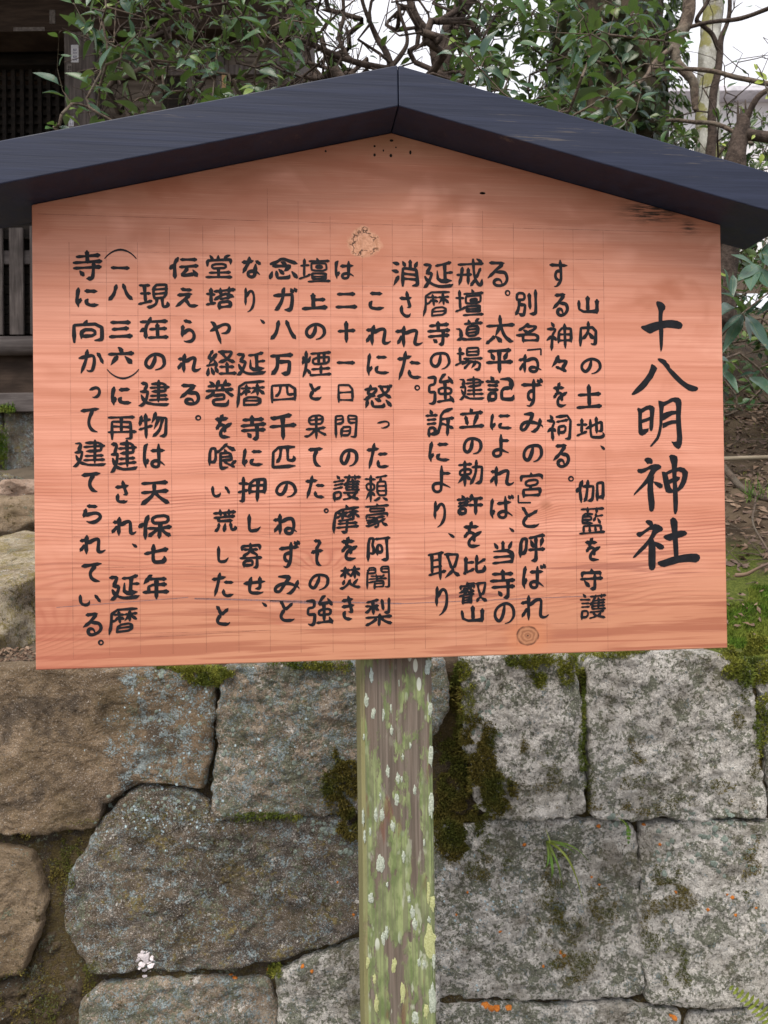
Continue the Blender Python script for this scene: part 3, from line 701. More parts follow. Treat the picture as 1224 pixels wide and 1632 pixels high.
def fern(px, py, tx, ty, label, n=11, wl=.030, mat='leaf_yellow'):
    p0, nn = onwall(px, py); root = tag(empty('fern', p0), label, 'fern'); q = at(tx, ty, WD - .10)
    mid = [p0.lerp(q, t) + Vector((0, 0, .02 * math.sin(PI * t))) - NH * .03 * math.sin(PI * t) for t in np.linspace(0, 1, n + 1)]
    mb = MB(); mb.tube(mid, [.0011 * (1 - .6 * i / n) for i in range(n + 1)], 5); mb.build('stem', M['leaf_yellow'], root, True)
    for i in range(1, n + 1):
        ax = (mid[i] - mid[i - 1]).normalized(); l = wl * math.sin(PI * (.18 + .74 * i / n)) ** .8
        for s_ in (-1, 1):
            sd_ = (ax.cross(NH) * s_ + ax * .55).normalized(); mb = MB(); e = mid[i] + sd_ * l - NH * .004
            wv = sd_.cross(NH).normalized()
            pts = [mid[i].lerp(e, t) for t in (0, .3, .65, 1)]
            strip(mb, pts, [.0022, .0042, .0032, .0003], wv); mb.build('leaflet', M[mat], root)
fern(1240, 1650, 1166, 1574, 'bright green fern frond at the lower right corner of the wall', 13, .024)
fern(986, 1304, 1001, 1342, 'small drooping green frond in the joint below the top right stones', 8, .008, 'grass')
# ------------------------------------------------------------------ the notice board
sign = tag(empty('notice_board', (0, 0.08, 0)), 'gabled wooden notice board with black brush writing on a mossy post', 'notice board')
TS = .2385                                # roof slope
HW = .55
bm_ = MB()
prof = [(-HW, 0.0), (HW, 0.0), (HW + .0, .834 - TS * HW), (0, .834), (-HW, .834 - TS * HW)]
bm_.add([(x, 0, z) for x, z in prof] + [(x, .03, z) for x, z in prof], [(0, 1, 2, 3, 4), (9, 8, 7, 6, 5)] + [(i, i + 5, (i + 1) % 5 + 5, (i + 1) % 5) for i in range(5)])
panel = bm_.build('panel', M['board']); panel.location = (0, 0, BZ); panel.parent = sign; panel.matrix_parent_inverse = Matrix.Translation(sign.location).inverted()
bv = panel.modifiers.new('bevel', 'BEVEL'); bv.width = .0018; bv.segments = 2
# roof boards
for sx in (-1, 1):
    mb = MB(); L = .632; th = .0615; ya, yb = -.086, .068; zr = .8345
    g_ = .0006 * sx
    a = [(g_, zr), (L * sx, zr - TS * L), (L * sx, zr - TS * L + th), (g_, zr + th)]
    vs = [(x, ya, BZ + z) for x, z in a] + [(x, yb, BZ + z) for x, z in a]
    mb.add(vs, [(0, 1, 2, 3), (7, 6, 5, 4)] + [(i, i + 4, (i + 1) % 4 + 4, (i + 1) % 4) for i in range(4)])
    o = mb.build('roof_board', M['paint'], sign, bevel=.0016)
    bm = bmesh.new(); bm.from_mesh(o.data); bmesh.ops.recalc_face_normals(bm, faces=bm.faces); bm.to_mesh(o.data); bm.free()
# post
mb = MB(); nz = 60
x0, x1, y0, y1, ch = -.0572, .0590, .0305, .128, .006
ring = [(x0 + ch, y0), (x1 - ch, y0), (x1, y0 + ch), (x1, y1 - ch), (x1 - ch, y1), (x0 + ch, y1), (x0, y1 - ch), (x0, y0 + ch)]
for j in range(nz + 1):
    z = -.3 + (BZ + .72 + .3) * j / nz
    for k, (x, y) in enumerate(ring):
        e = noise.noise((z * 6, k * 3, 1)) * .0012
        mb.v.append((x + e, y + (e if y < .05 else 0), z))
for j in range(nz):
    for k in range(8): mb.f.append((j * 8 + k, j * 8 + (k + 1) % 8, (j + 1) * 8 + (k + 1) % 8, (j + 1) * 8 + k))
post = mb.build('post', M['post'], sign)
# lichen discs on the post, measured from the photograph: x, y, half width, half height, kind
PL = [(592,1076,3.5,12,'p'),(682,1064,5,13,'p'),(584,1116,4,11,'w'),(595,1138,3.5,9,'w'),(636,1088,1.2,6,'w'),(687,1131,3.5,12,'w'),(611,1140,2.2,10,'w'),(623,1129,1.3,7,'w'),(580,1175,1.8,5,'w'),(624,1164,3,8,'w'),(654,1189,1.8,5,'w'),(690,1205,3.5,16,'w'),(618,1229,3.5,10,'w'),(642,1206,2,5,'w'),(634,1240,3.5,9,'w'),(640,1242,2,5,'w'),(661,1259,3,8,'w'),(632,1275,4,10,'w'),(599,1298,3,10,'w'),(609,1298,4,11,'w'),(626,1316,4,8,'w'),(690,1283,4,20,'w'),(577,1303,2.2,14,'w'),(606,1268,2,6,'w'),(581,1333,2,10,'w'),(590,1325,2,7,'w'),(606,1376,6.5,13,'w'),(643,1366,3,9,'w'),(676,1343,2,6,'w'),(591,1431,4.5,8,'w'),(652,1433,3,6,'w'),(657,1453,4,10,'w'),(661,1473,4,9,'w'),(616,1487,3,10,'w'),(611,1495,4,10,'w'),(684,1466,3,5,'w'),(690,1500,10,27,'y'),(668,1534,3,7,'w'),(676,1536,3,6,'w'),(628,1540,4,12,'y'),(688,1593,7,24,'w'),(597,1560,3,8,'y'),(660,1590,8,20,'p2'),(679,1612,4,12,'y'),(586,1535,3,9,'y'),(690,1440,4,12,'y'),(683,1425,3,18,'y'),(600,1600,4,14,'y'),(621,1610,5,14,'p2'),(642,1585,4,16,'y'),(700,1530,3,12,'w'),(662,1622,6,10,'w'),(617,1410,2,4,'w')]
for kind, mn in (('w', 'white_lichen'), ('p', 'pale_lichen'), ('y', 'yellow_lichen')):
    v = []; f = []; rr = random.Random(4)
    for (px, py, rx, ry, k) in PL:
        if k != kind: continue
        c = onboard(px, py, y0); b = len(v); K = 24; sc = 1.353 / 1344
        rx *= sc; ry *= sc
        if abs(c.x) + rx > .058: c.x = math.copysign(.058 - rx * .8, c.x)
        ph = rr.uniform(0, 9)
        v.append((c.x, y0 - .0010, c.z))
        for q, h in ((.8, .0009), (1.0, .0002)):
            for i in range(K):
                t = 2 * PI * i / K; e = 1 + .42 * noise.noise((math.cos(t) * 1.8 + ph, math.sin(t) * 1.8, ph)) + .14 * rr.uniform(-1, 1)
                v.append((c.x + math.cos(t) * rx * q * e, y0 - h, c.z + math.sin(t) * ry * q * e))
        for i in range(K):
            f.append((b, b + 1 + (i + 1) % K, b + 1 + i)); f.append((b + 1 + i, b + 1 + (i + 1) % K, b + 1 + K + (i + 1) % K, b + 1 + K + i))
    o = link('lichen', mesh('lichen', v, f, True), post, [M[mn]]); o['kind'] = 'stuff'
    o.matrix_parent_inverse = post.matrix_world.inverted() if False else Matrix.Identity(4)
    # the post's mesh is in world coordinates, so the lichen shares its frame

# nail holes
for (px, py, rx, rz) in ((519,241,2.2,2.2),(597,233,2.4,2.2),(597,247,2.6,3.2),(611,240,1.6,2.4),(624,224,4,2.6),(631,235,1.6,1.6),(623,248,3,3.6),(654,243,2.4,4.4),(768,308,5,2.2),(769,308,6.5,2.6)):
    c = onboard(px, py); mb = MB(); K = 12
    a = [(c.x + math.cos(2 * PI * i / K) * rx * .00075, c.z + math.sin(2 * PI * i / K) * rz * .00075) for i in range(K)]
    mb.add([(x, -.0004, z) for x, z in a] + [(x, .0004, z) for x, z in a], [tuple(range(K))] + [(i, i + K, (i + 1) % K + K, (i + 1) % K) for i in range(K)])
    o = mb.build('nail_hole', M['shade_dark_wood']); o.parent = panel; o.matrix_parent_inverse = Matrix.Translation((0, 0, BZ)).inverted()

def to_panel(o):
    o.parent = panel; o.matrix_parent_inverse = Matrix.Translation((0, 0, BZ)).inverted(); return o

# pencil grid left by the letterer
mb = MB(); rr = random.Random(6)
def pl(p, q, wd):
    a, b = onboard(*p), onboard(*q); t = (b - a).normalized(); s_ = Vector((-t.z, 0, t.x)) * wd
    n = 5
    for i in range(n):
        u, w_ = a.lerp(b, i / n), a.lerp(b, (i + 1) / n)
        mb.add([(u - s_) + Vector((0, -.00012, 0)), (w_ - s_) + Vector((0, -.00012, 0)), (w_ + s_) + Vector((0, -.00012, 0)), (u + s_) + Vector((0, -.00012, 0))], [(0, 1, 2, 3)])
for (xt, yt, xb, yb) in [(110,386,117,1050),(169,376,175,1045),(219,386,224,1042),(270,362,276,1042),(323,360,329,1040),(374,362,381,1040),(426,300,431,1040),(475,320,480,1040),(526,345,531,1040),(577,372,582,1036),(625,350,629,1035),(673,350,678,1035),(721,355,727,1030),(769,336,775,1030),(818,356,824,1028),(866,366,872,1025),(913,366,920,1022),(961,368,969,1036)]:
    pl((xt, yt), (xb, yb), .00045)
for i, (yl, yr) in enumerate([(400,414),(449,462),(502,508),(554,556),(602,602),(657,650),(705,702),(757,748),(805,796),(855,846),(905,896),(957,945),(1012,992)]):
    pl((112 + i * .3, yl), (962 + i * .4, yr), .0004)
pl((60, 341), (612, 358), .0005); pl((612, 358), (1117, 371), .0005); pl((200, 1018), (430, 1004), .0004)
grid = to_panel(mb.build('pencil_lines', M['pencil'])); grid['kind'] = 'stuff'
mb = MB()
for p, q, wd in (((90,968),(300,952),.0005),((310,954),(640,962),.0011),((640,962),(960,949),.0006),((430,958),(520,962),.0014)): pl(p, q, wd)
to_panel(mb.build('blue_line', mat_lichen('blue_ink_line', (.20, .13, .14), (.33, .17, .15)))).__setitem__('kind', 'stuff')

# ------------------------------------------------------------------ brush lettering
# pen paths of the characters: x, z pairs in 63rds of each character's box
GL = {
 '々': [[22, 44, 63, 43, 62, 36, 43, 10], [29, 63, 22, 47, 0, 19], [20, 18, 42, 9, 57, 0]],
 'い': [[49, 59, 58, 37, 63, 13], [0, 63, 0, 38, 2, 23, 4, 12, 8, 4, 14, 0, 22, 2, 28, 15, 28, 24]],
 'え': [[15, 63, 26, 60, 46, 58], [27, 21, 35, 18, 40, 5, 42, 2, 50, 0, 63, 1], [5, 40, 46, 42], [40, 41, 39, 36, 26, 22, 5, 3, 0, 0]],
 'か': [[48, 53, 52, 50, 63, 27], [21, 63, 20, 51, 16, 34, 10, 17, 3, 0], [0, 43, 30, 46, 36, 45, 40, 40, 40, 23, 36, 7, 33, 3, 28, 2, 21, 3, 19, 6]],
 'き': [[12, 23, 6, 19, 5, 11, 7, 7, 12, 3, 20, 1, 33, 0, 51, 2], [0, 36, 37, 36, 63, 39], [32, 63, 40, 40, 51, 21, 49, 19, 34, 21], [2, 53, 32, 52, 57, 55]],
 'こ': [[7, 30, 1, 25, 0, 16, 2, 9, 8, 4, 20, 1, 31, 0, 63, 3], [3, 63, 56, 63]],
 'さ': [[9, 25, 7, 18, 7, 10, 9, 7, 14, 3, 27, 0, 42, 0, 51, 1, 56, 5], [0, 48, 34, 47, 63, 50], [36, 63, 39, 51, 51, 30, 53, 25, 51, 23, 37, 24]],
 'し': [[1, 63, 0, 15, 2, 8, 6, 3, 11, 1, 22, 0, 39, 2, 49, 6, 63, 16]],
 'す': [[37, 38, 25, 37, 21, 34, 18, 29, 19, 23, 22, 19, 26, 17, 35, 15], [0, 51, 63, 51], [37, 63, 39, 23, 36, 11, 28, 3, 22, 0, 15, 1]],
 'ず': [[49, 61, 53, 54, 52, 49], [36, 36, 24, 35, 20, 33, 18, 29, 18, 22, 20, 18, 24, 16, 34, 14], [58, 63, 63, 54], [0, 47, 40, 49, 61, 48], [36, 60, 36, 38, 38, 23, 35, 11, 25, 2, 20, 0, 13, 2]],
 'せ': [[47, 62, 47, 31, 46, 22, 44, 21, 34, 20], [21, 63, 17, 55, 17, 20, 18, 9, 20, 5, 26, 1, 38, 0, 51, 1, 57, 6], [0, 38, 63, 44]],
 'そ': [[45, 63, 44, 58, 24, 42, 22, 36], [33, 35, 25, 21, 25, 11, 29, 6, 35, 2, 51, 0], [15, 62, 50, 63], [0, 32, 19, 35, 63, 38]],
 'た': [[35, 37, 62, 36], [32, 18, 32, 8, 38, 3, 46, 2, 63, 3], [22, 63, 16, 32, 5, 0], [0, 48, 15, 48, 37, 52]],
 'っ': [[0, 49, 30, 61, 42, 63, 56, 57, 62, 47, 63, 37, 61, 24, 51, 10, 35, 2, 25, 0, 17, 4]],
 'て': [[41, 61, 39, 56, 30, 43, 27, 33, 27, 25, 29, 16, 36, 7, 46, 2, 55, 0], [0, 58, 63, 63]],
 'と': [[19, 37, 3, 20, 3, 11, 9, 5, 17, 2, 34, 0, 55, 2, 63, 7], [19, 37, 26, 39, 51, 50, 56, 55], [0, 63, 6, 60, 19, 37]],
 'な': [[47, 50, 63, 41], [0, 48, 15, 48, 36, 51], [23, 63, 22, 53, 17, 41, 3, 15], [43, 38, 44, 8, 42, 3, 36, 0, 29, 0, 24, 2, 21, 5, 21, 12, 24, 16, 29, 17, 42, 17, 51, 13, 61, 6]],
 'に': [[26, 54, 59, 54], [10, 26, 7, 16, 2, 13], [30, 25, 25, 20, 25, 15, 26, 11, 30, 8, 42, 5, 63, 7], [5, 63, 0, 34, 0, 17, 2, 10, 3, 0]],
 'ね': [[0, 47, 16, 48], [15, 30, 10, 28, 2, 15, 1, 9], [17, 63, 15, 30, 16, 0], [16, 38, 22, 40, 35, 49, 43, 50, 48, 49, 52, 45, 55, 34, 55, 23, 51, 11, 48, 6, 43, 4, 35, 5, 31, 10, 31, 15, 34, 18, 37, 20, 45, 20, 51, 18, 63, 9]],
 'の': [[33, 62, 33, 53, 29, 36, 25, 23, 18, 11, 12, 8, 6, 11, 1, 19, 0, 27, 2, 41, 10, 53, 18, 59, 27, 62, 37, 63, 46, 61, 52, 58, 57, 54, 62, 43, 63, 28, 62, 21, 53, 8, 45, 3, 34, 0]],
 'は': [[10, 24, 6, 15, 2, 11], [21, 45, 62, 47], [46, 62, 46, 8, 43, 4, 37, 2, 27, 3, 22, 8, 24, 15, 32, 19, 42, 19, 55, 14, 63, 8], [9, 63, 5, 59, 4, 56, 0, 32, 0, 17, 3, 0]],
 'ば': [[52, 61, 55, 52], [8, 24, 5, 14, 2, 11], [60, 63, 63, 53], [19, 43, 57, 44], [4, 57, 0, 33, 0, 14, 3, 0], [42, 58, 43, 9, 41, 5, 36, 2, 27, 3, 23, 5, 21, 8, 20, 12, 22, 15, 30, 19, 37, 19, 49, 15, 60, 7]],
 'み': [[10, 62, 32, 63, 34, 62, 34, 59, 27, 40, 15, 13, 10, 8, 3, 9, 0, 14, 2, 25, 8, 31, 18, 35, 32, 35, 42, 33, 59, 23, 62, 21, 63, 16], [55, 45, 55, 35, 49, 14, 39, 2, 36, 0, 29, 0]],
 'や': [[0, 37, 34, 52, 46, 55, 54, 54, 60, 51, 63, 46, 63, 39, 60, 33, 53, 29, 36, 29], [3, 63, 10, 60, 18, 43, 33, 0]],
 'よ': [[31, 45, 63, 46], [31, 63, 31, 5, 26, 1, 17, 0, 7, 1, 0, 6, 0, 13, 4, 17, 11, 19, 20, 20, 28, 20, 41, 16, 60, 9]],
 'ら': [[13, 63, 50, 57], [1, 24, 24, 32, 40, 34, 49, 33, 57, 31, 63, 23, 63, 18, 61, 12, 49, 3, 33, 0, 17, 0, 10, 3], [5, 50, 0, 18]],
 'り': [[1, 40, 9, 42, 23, 53, 36, 56, 44, 56, 52, 54, 57, 50, 63, 41, 62, 22, 51, 10, 33, 3, 15, 0], [4, 63, 0, 31, 2, 21]],
 'る': [[24, 37, 50, 36, 57, 33, 61, 26, 63, 19, 61, 12, 56, 6, 51, 3, 40, 0, 27, 0, 19, 5, 18, 10, 19, 14, 25, 18, 35, 17, 41, 12, 44, 2], [47, 62, 44, 57, 27, 43, 22, 37, 0, 22], [9, 62, 52, 63]],
 'れ': [[16, 37, 21, 39, 33, 48, 43, 50, 46, 47, 47, 43, 45, 13, 46, 8, 48, 6, 52, 5, 58, 7, 63, 12], [0, 47, 16, 48], [14, 30, 10, 28, 2, 15, 0, 10], [17, 63, 15, 31, 15, 0]],
 'を': [[16, 36, 1, 23], [37, 27, 37, 13], [16, 36, 32, 35, 35, 33, 37, 27], [63, 37, 41, 29, 29, 23, 22, 18, 18, 13, 18, 5, 24, 1, 38, 0, 58, 1], [0, 51, 25, 50, 52, 52], [29, 63, 25, 59, 23, 52, 16, 40, 16, 36]],
 'ガ': [[59, 63, 63, 54], [50, 61, 54, 51], [0, 44, 51, 44, 53, 42, 53, 20, 49, 4, 47, 1, 43, 0, 32, 1], [30, 63, 26, 58, 25, 40, 20, 21, 16, 13, 11, 5, 5, 1, 2, 1]],
 '一': [[0, 0, 63, 0]],
 '七': [[0, 32, 63, 43], [22, 63, 22, 12, 24, 3, 26, 1, 33, 0, 55, 1, 57, 3, 60, 10, 58, 17]],
 '万': [[21, 41, 52, 41, 55, 39, 53, 15, 49, 2, 46, 0, 36, 0, 30, 3], [0, 63, 63, 63], [22, 63, 21, 48, 18, 25, 10, 10, 0, 0]],
 '三': [[8, 33, 53, 33], [0, 0, 63, 0], [5, 63, 58, 63]],
 '上': [[29, 37, 59, 37], [29, 63, 29, 0], [0, 0, 63, 0]],
 '二': [[6, 63, 56, 63], [0, 0, 63, 0]],
 '伝': [[37, 35, 35, 27, 27, 12, 26, 7, 34, 7, 56, 10], [9, 41, 5, 39, 0, 32], [25, 57, 59, 57], [21, 35, 63, 35], [51, 24, 62, 1], [17, 63, 11, 49, 9, 43, 10, 0]],
 '伽': [[48, 9, 63, 9], [8, 41, 4, 40, 0, 32], [48, 2, 48, 51, 49, 53, 51, 54, 61, 54, 63, 52, 63, 2], [18, 47, 37, 47, 39, 46, 38, 10, 36, 4, 27, 3], [27, 63, 27, 41, 25, 21, 22, 9, 17, 2], [15, 63, 9, 43, 10, 0]],
 '保': [[41, 25, 36, 22, 27, 12, 18, 5], [41, 41, 57, 42, 57, 59, 25, 59, 25, 42, 41, 41], [9, 43, 5, 41, 0, 35], [41, 25, 46, 22, 54, 12, 63, 5], [41, 41, 41, 1], [18, 28, 42, 27, 63, 28], [17, 63, 10, 45, 10, 0]],
 '八': [[40, 63, 45, 36, 51, 18, 63, 0], [20, 61, 14, 26, 8, 10, 0, 0]],
 '六': [[19, 29, 13, 17, 2, 0], [26, 63, 29, 61, 34, 49], [43, 30, 61, 0], [0, 42, 63, 42]],
 '内': [[30, 35, 37, 32, 55, 17], [0, 0, 0, 48, 2, 49, 63, 49, 63, 4, 60, 2, 50, 2, 45, 4], [32, 63, 32, 46, 30, 35, 21, 23, 10, 16]],
 '再': [[10, 35, 53, 35], [31, 62, 31, 20], [10, 0, 10, 47, 11, 49, 13, 50, 51, 50, 53, 49, 53, 5, 51, 2, 41, 2], [0, 20, 63, 20], [3, 63, 60, 63]],
 '別': [[44, 56, 44, 17], [12, 28, 29, 27, 30, 26, 27, 2, 23, 0, 19, 0, 12, 4], [13, 41, 29, 41, 29, 59, 5, 60, 4, 41, 13, 41], [63, 63, 63, 4, 59, 1, 51, 1, 45, 3], [13, 41, 10, 19, 5, 7, 0, 1]],
 '勅': [[16, 21, 22, 20, 30, 14], [16, 21, 12, 19, 0, 7], [0, 54, 33, 54], [17, 27, 31, 28, 31, 42, 4, 42, 4, 28, 17, 27], [47, 62, 46, 39, 44, 24, 38, 9, 31, 2], [36, 46, 61, 46, 63, 44, 62, 21, 60, 5, 56, 2, 46, 2], [17, 63, 17, 0]],
 '匹': [[22, 63, 20, 32, 15, 21, 10, 15], [41, 63, 41, 22, 42, 19, 51, 17, 58, 18, 60, 26, 58, 33], [61, 63, 1, 63, 0, 3, 2, 0, 63, 0]],
 '十': [[0, 34, 63, 34], [31, 63, 31, 0]],
 '千': [[31, 58, 31, 0], [0, 35, 63, 35], [2, 58, 6, 56, 10, 56, 54, 63]],
 '取': [[49, 17, 59, 6, 63, 3], [7, 31, 24, 31], [7, 47, 24, 47], [38, 58, 39, 52, 42, 38, 45, 27, 49, 24], [49, 17, 46, 15, 33, 2], [49, 24, 49, 17], [7, 63, 7, 14], [24, 63, 24, 0], [0, 63, 30, 63], [34, 58, 57, 58, 59, 57, 54, 34, 52, 28, 49, 24], [0, 12, 33, 18]],
 '叡': [[9, 11, 28, 11], [9, 4, 28, 4], [18, 59, 33, 59], [50, 15, 54, 13, 63, 2], [0, 33, 4, 34, 12, 40], [18, 36, 27, 31, 29, 26], [19, 44, 18, 36], [50, 15, 47, 13, 43, 6], [26, 39, 35, 34], [9, 18, 28, 18], [37, 57, 58, 57, 60, 56, 55, 30, 54, 26, 50, 23], [18, 63, 18, 51], [9, 44, 28, 44], [3, 43, 3, 51, 6, 51, 32, 51, 34, 49, 34, 43], [29, 26, 28, 0], [1, 23, 9, 26, 35, 26], [18, 36, 12, 31, 9, 24, 9, 0], [41, 57, 44, 39, 50, 21, 50, 15]],
 '名': [[21, 5, 63, 5], [29, 55, 56, 54, 59, 53, 58, 49, 51, 42, 40, 35, 34, 34], [34, 34, 30, 27], [21, 43, 32, 36, 34, 34], [20, 25, 21, 0], [0, 24, 8, 23, 28, 27, 62, 26, 63, 1], [6, 43, 26, 54, 31, 61, 38, 63]],
 '向': [[29, 63, 25, 50], [0, 0, 0, 48, 2, 49, 63, 49, 63, 5, 60, 2, 47, 2], [18, 16, 46, 17, 45, 34, 18, 35, 17, 10]],
 '呼': [[58, 53, 52, 34], [25, 51, 30, 35], [21, 27, 63, 27], [41, 60, 41, 3, 39, 0, 29, 0], [0, 21, 14, 22, 14, 55, 12, 58, 0, 57, 0, 12], [22, 58, 55, 63, 61, 62]],
 '喰': [[26, 29, 53, 29], [51, 8, 61, 16], [38, 47, 41, 39], [40, 59, 51, 50, 63, 43], [0, 18, 13, 18, 13, 51, 11, 54, 0, 53, 0, 9], [26, 20, 52, 20, 53, 23, 52, 38, 28, 39, 26, 38, 26, 1, 30, 0, 44, 3], [13, 44, 19, 44, 23, 45, 44, 63], [36, 15, 58, 2]],
 '四': [[40, 63, 41, 30, 46, 27, 55, 27, 59, 30], [23, 63, 22, 46, 19, 34, 15, 26, 8, 21], [0, 8, 63, 8], [0, 0, 0, 61, 3, 63, 63, 63, 63, 1]],
 '土': [[0, 0, 63, 0], [4, 37, 59, 37], [31, 63, 31, 0]],
 '在': [[0, 24, 7, 29, 11, 31], [41, 43, 41, 3], [23, 29, 60, 29], [20, 3, 62, 3], [0, 52, 63, 52], [25, 63, 23, 54, 12, 34, 12, 0]],
 '地': [[11, 62, 11, 17], [0, 44, 21, 44], [21, 32, 48, 44, 59, 47, 60, 44, 59, 22, 58, 19, 50, 19], [30, 56, 31, 3, 37, 0, 57, 0, 62, 3, 63, 9, 61, 13], [45, 63, 45, 14], [0, 11, 21, 21]],
 '堂': [[9, 63, 14, 55, 14, 50], [31, 26, 49, 27, 49, 38, 14, 39, 14, 27, 31, 26], [58, 63, 53, 61, 49, 56, 49, 50], [31, 63, 31, 50], [31, 26, 31, 1], [7, 14, 58, 14], [2, 37, 2, 49, 5, 50, 59, 50, 61, 49, 61, 37], [0, 0, 63, 0]],
 '場': [[37, 22, 36, 18, 33, 14, 21, 3], [28, 51, 57, 51], [32, 33, 29, 23], [48, 22, 47, 16, 39, 2], [17, 15, 29, 23], [28, 51, 28, 60, 30, 61, 54, 61, 56, 59, 56, 44, 55, 42, 30, 42, 28, 43, 28, 51], [20, 33, 63, 33], [11, 63, 11, 21], [1, 47, 19, 47], [29, 23, 59, 21, 56, 2, 54, 0, 46, 0], [0, 14, 20, 24]],
 '塔': [[19, 30, 41, 45, 52, 37, 62, 31], [31, 30, 52, 30], [28, 4, 55, 4], [32, 63, 32, 47], [10, 63, 10, 17], [0, 45, 18, 45], [28, 0, 28, 18, 30, 20, 54, 19, 55, 0], [19, 55, 63, 55], [51, 63, 51, 47], [0, 12, 19, 19]],
 '壇': [[17, 0, 63, 0], [37, 63, 40, 55], [25, 14, 25, 21, 28, 22, 53, 22, 55, 20, 55, 14], [25, 14, 55, 14], [25, 14, 26, 9, 29, 7, 53, 7, 55, 9, 55, 14], [23, 35, 23, 46, 25, 48, 56, 48, 58, 46, 57, 29, 24, 29, 23, 35], [48, 37, 48, 40, 47, 41, 33, 40, 33, 36, 34, 35, 47, 35, 48, 37], [0, 43, 17, 43], [9, 61, 10, 14], [19, 54, 63, 54], [0, 10, 17, 16, 21, 20]],
 '天': [[30, 36, 38, 21, 44, 13, 54, 4, 63, 0], [3, 63, 59, 63], [1, 37, 62, 37], [31, 63, 30, 36, 25, 22, 17, 12, 9, 5, 0, 0]],
 '太': [[20, 13, 24, 12, 34, 1], [31, 40, 29, 36, 20, 13], [0, 0, 9, 5, 17, 12, 20, 13], [0, 41, 62, 41], [30, 63, 30, 45, 38, 25, 45, 13, 55, 4, 59, 1, 63, 2]],
 '守': [[11, 25, 22, 10], [31, 63, 33, 53], [4, 42, 4, 52, 6, 53, 58, 53, 59, 52, 59, 43], [42, 45, 42, 2, 39, 0, 27, 1], [0, 33, 63, 33]],
 '宮': [[29, 29, 49, 30, 49, 43, 14, 43, 13, 31, 29, 29], [29, 29, 28, 19], [30, 63, 32, 55], [7, 4, 56, 4], [7, 0, 7, 18, 10, 19, 55, 19, 56, 17, 56, 4], [0, 43, 0, 53, 2, 54, 32, 55, 62, 54, 63, 43]],
 '寄': [[31, 63, 32, 56], [10, 7, 34, 7, 35, 9, 35, 16, 34, 19, 11, 19, 10, 2], [0, 27, 63, 27], [3, 46, 4, 56, 32, 56, 58, 56, 60, 54, 60, 46], [9, 46, 53, 46], [35, 53, 25, 38, 20, 35, 10, 32, 10, 27], [30, 44, 33, 40, 49, 34, 51, 32, 50, 3, 48, 0, 39, 0]],
 '寺': [[16, 15, 23, 7], [0, 38, 63, 38], [45, 38, 45, 4, 42, 0, 32, 0], [2, 24, 62, 24], [31, 63, 31, 38], [6, 53, 58, 53]],
 '山': [[31, 63, 31, 7], [0, 48, 1, 7, 63, 7], [63, 48, 63, 0]],
 '巻': [[8, 62, 13, 59, 16, 51], [17, 37, 14, 29], [14, 29, 18, 26, 41, 26, 42, 24, 42, 16, 41, 15, 15, 14, 15, 4, 17, 1, 23, 0, 46, 0, 51, 3, 52, 12], [0, 20, 14, 29], [46, 37, 47, 33, 50, 29, 58, 23, 63, 23], [38, 50, 40, 38], [48, 62, 45, 51], [29, 63, 22, 38], [4, 50, 57, 50], [0, 38, 61, 38]],
 '平': [[10, 54, 16, 39], [52, 54, 46, 38], [31, 62, 31, 0], [0, 29, 63, 29], [3, 63, 59, 63]],
 '年': [[21, 63, 17, 60, 15, 52], [15, 52, 12, 50, 2, 39], [13, 18, 14, 37, 58, 37], [15, 52, 59, 52], [35, 52, 35, 0], [0, 18, 63, 18]],
 '延': [[1, 60, 13, 60, 15, 58, 7, 38], [44, 39, 60, 39], [29, 44, 29, 15, 60, 15], [44, 60, 44, 15], [26, 57, 42, 59, 57, 63], [7, 38, 16, 38, 18, 37, 18, 34, 14, 19, 10, 9, 5, 2, 0, 0], [4, 28, 8, 18, 13, 11, 21, 5, 33, 2, 58, 2, 63, 5]],
 '建': [[12, 10, 26, 3, 32, 1, 57, 1, 63, 4], [5, 27, 9, 17, 12, 14], [3, 57, 16, 56, 9, 36], [21, 15, 60, 15], [21, 46, 60, 46], [24, 25, 57, 25], [25, 56, 54, 55, 54, 38, 52, 36, 25, 36], [40, 63, 40, 7], [3, 35, 15, 36, 17, 36, 17, 33, 15, 19, 11, 10, 5, 1, 0, 0]],
 '強': [[0, 58, 17, 58, 19, 56, 18, 42, 3, 41, 2, 34, 2, 26, 17, 26, 19, 25, 17, 6, 15, 3, 13, 1, 7, 1, 2, 3], [43, 19, 59, 20, 59, 33, 29, 33, 29, 20, 43, 19], [24, 3, 59, 5], [41, 45, 43, 39, 43, 4], [44, 63, 39, 61, 32, 50, 30, 45, 39, 45, 56, 47], [52, 56, 61, 43], [56, 14, 63, 0]],
 '当': [[4, 21, 63, 21], [5, 59, 15, 45], [0, 4, 63, 4], [63, 61, 53, 44], [33, 63, 33, 37], [2, 37, 62, 37, 63, 0]],
 '念': [[23, 27, 34, 14], [7, 37, 47, 36, 48, 35, 46, 31, 37, 22], [6, 19, 0, 1], [17, 20, 17, 3, 20, 0, 44, 0, 47, 2, 49, 9], [54, 19, 63, 2], [0, 44, 14, 50, 30, 63, 47, 51, 63, 44], [27, 51, 36, 44]],
 '怒': [[58, 57, 63, 60], [19, 17, 20, 3, 23, 0, 42, 0, 45, 3, 46, 9], [52, 18, 63, 2], [9, 19, 7, 11, 2, 1], [26, 22, 37, 16], [32, 58, 58, 57], [37, 58, 37, 53, 43, 40, 51, 32, 63, 25], [14, 63, 13, 57, 7, 44, 7, 41, 25, 30], [58, 57, 55, 47, 47, 37, 36, 28, 30, 29], [0, 53, 24, 53, 26, 52, 25, 45, 19, 36, 9, 28, 4, 25, 0, 26]],
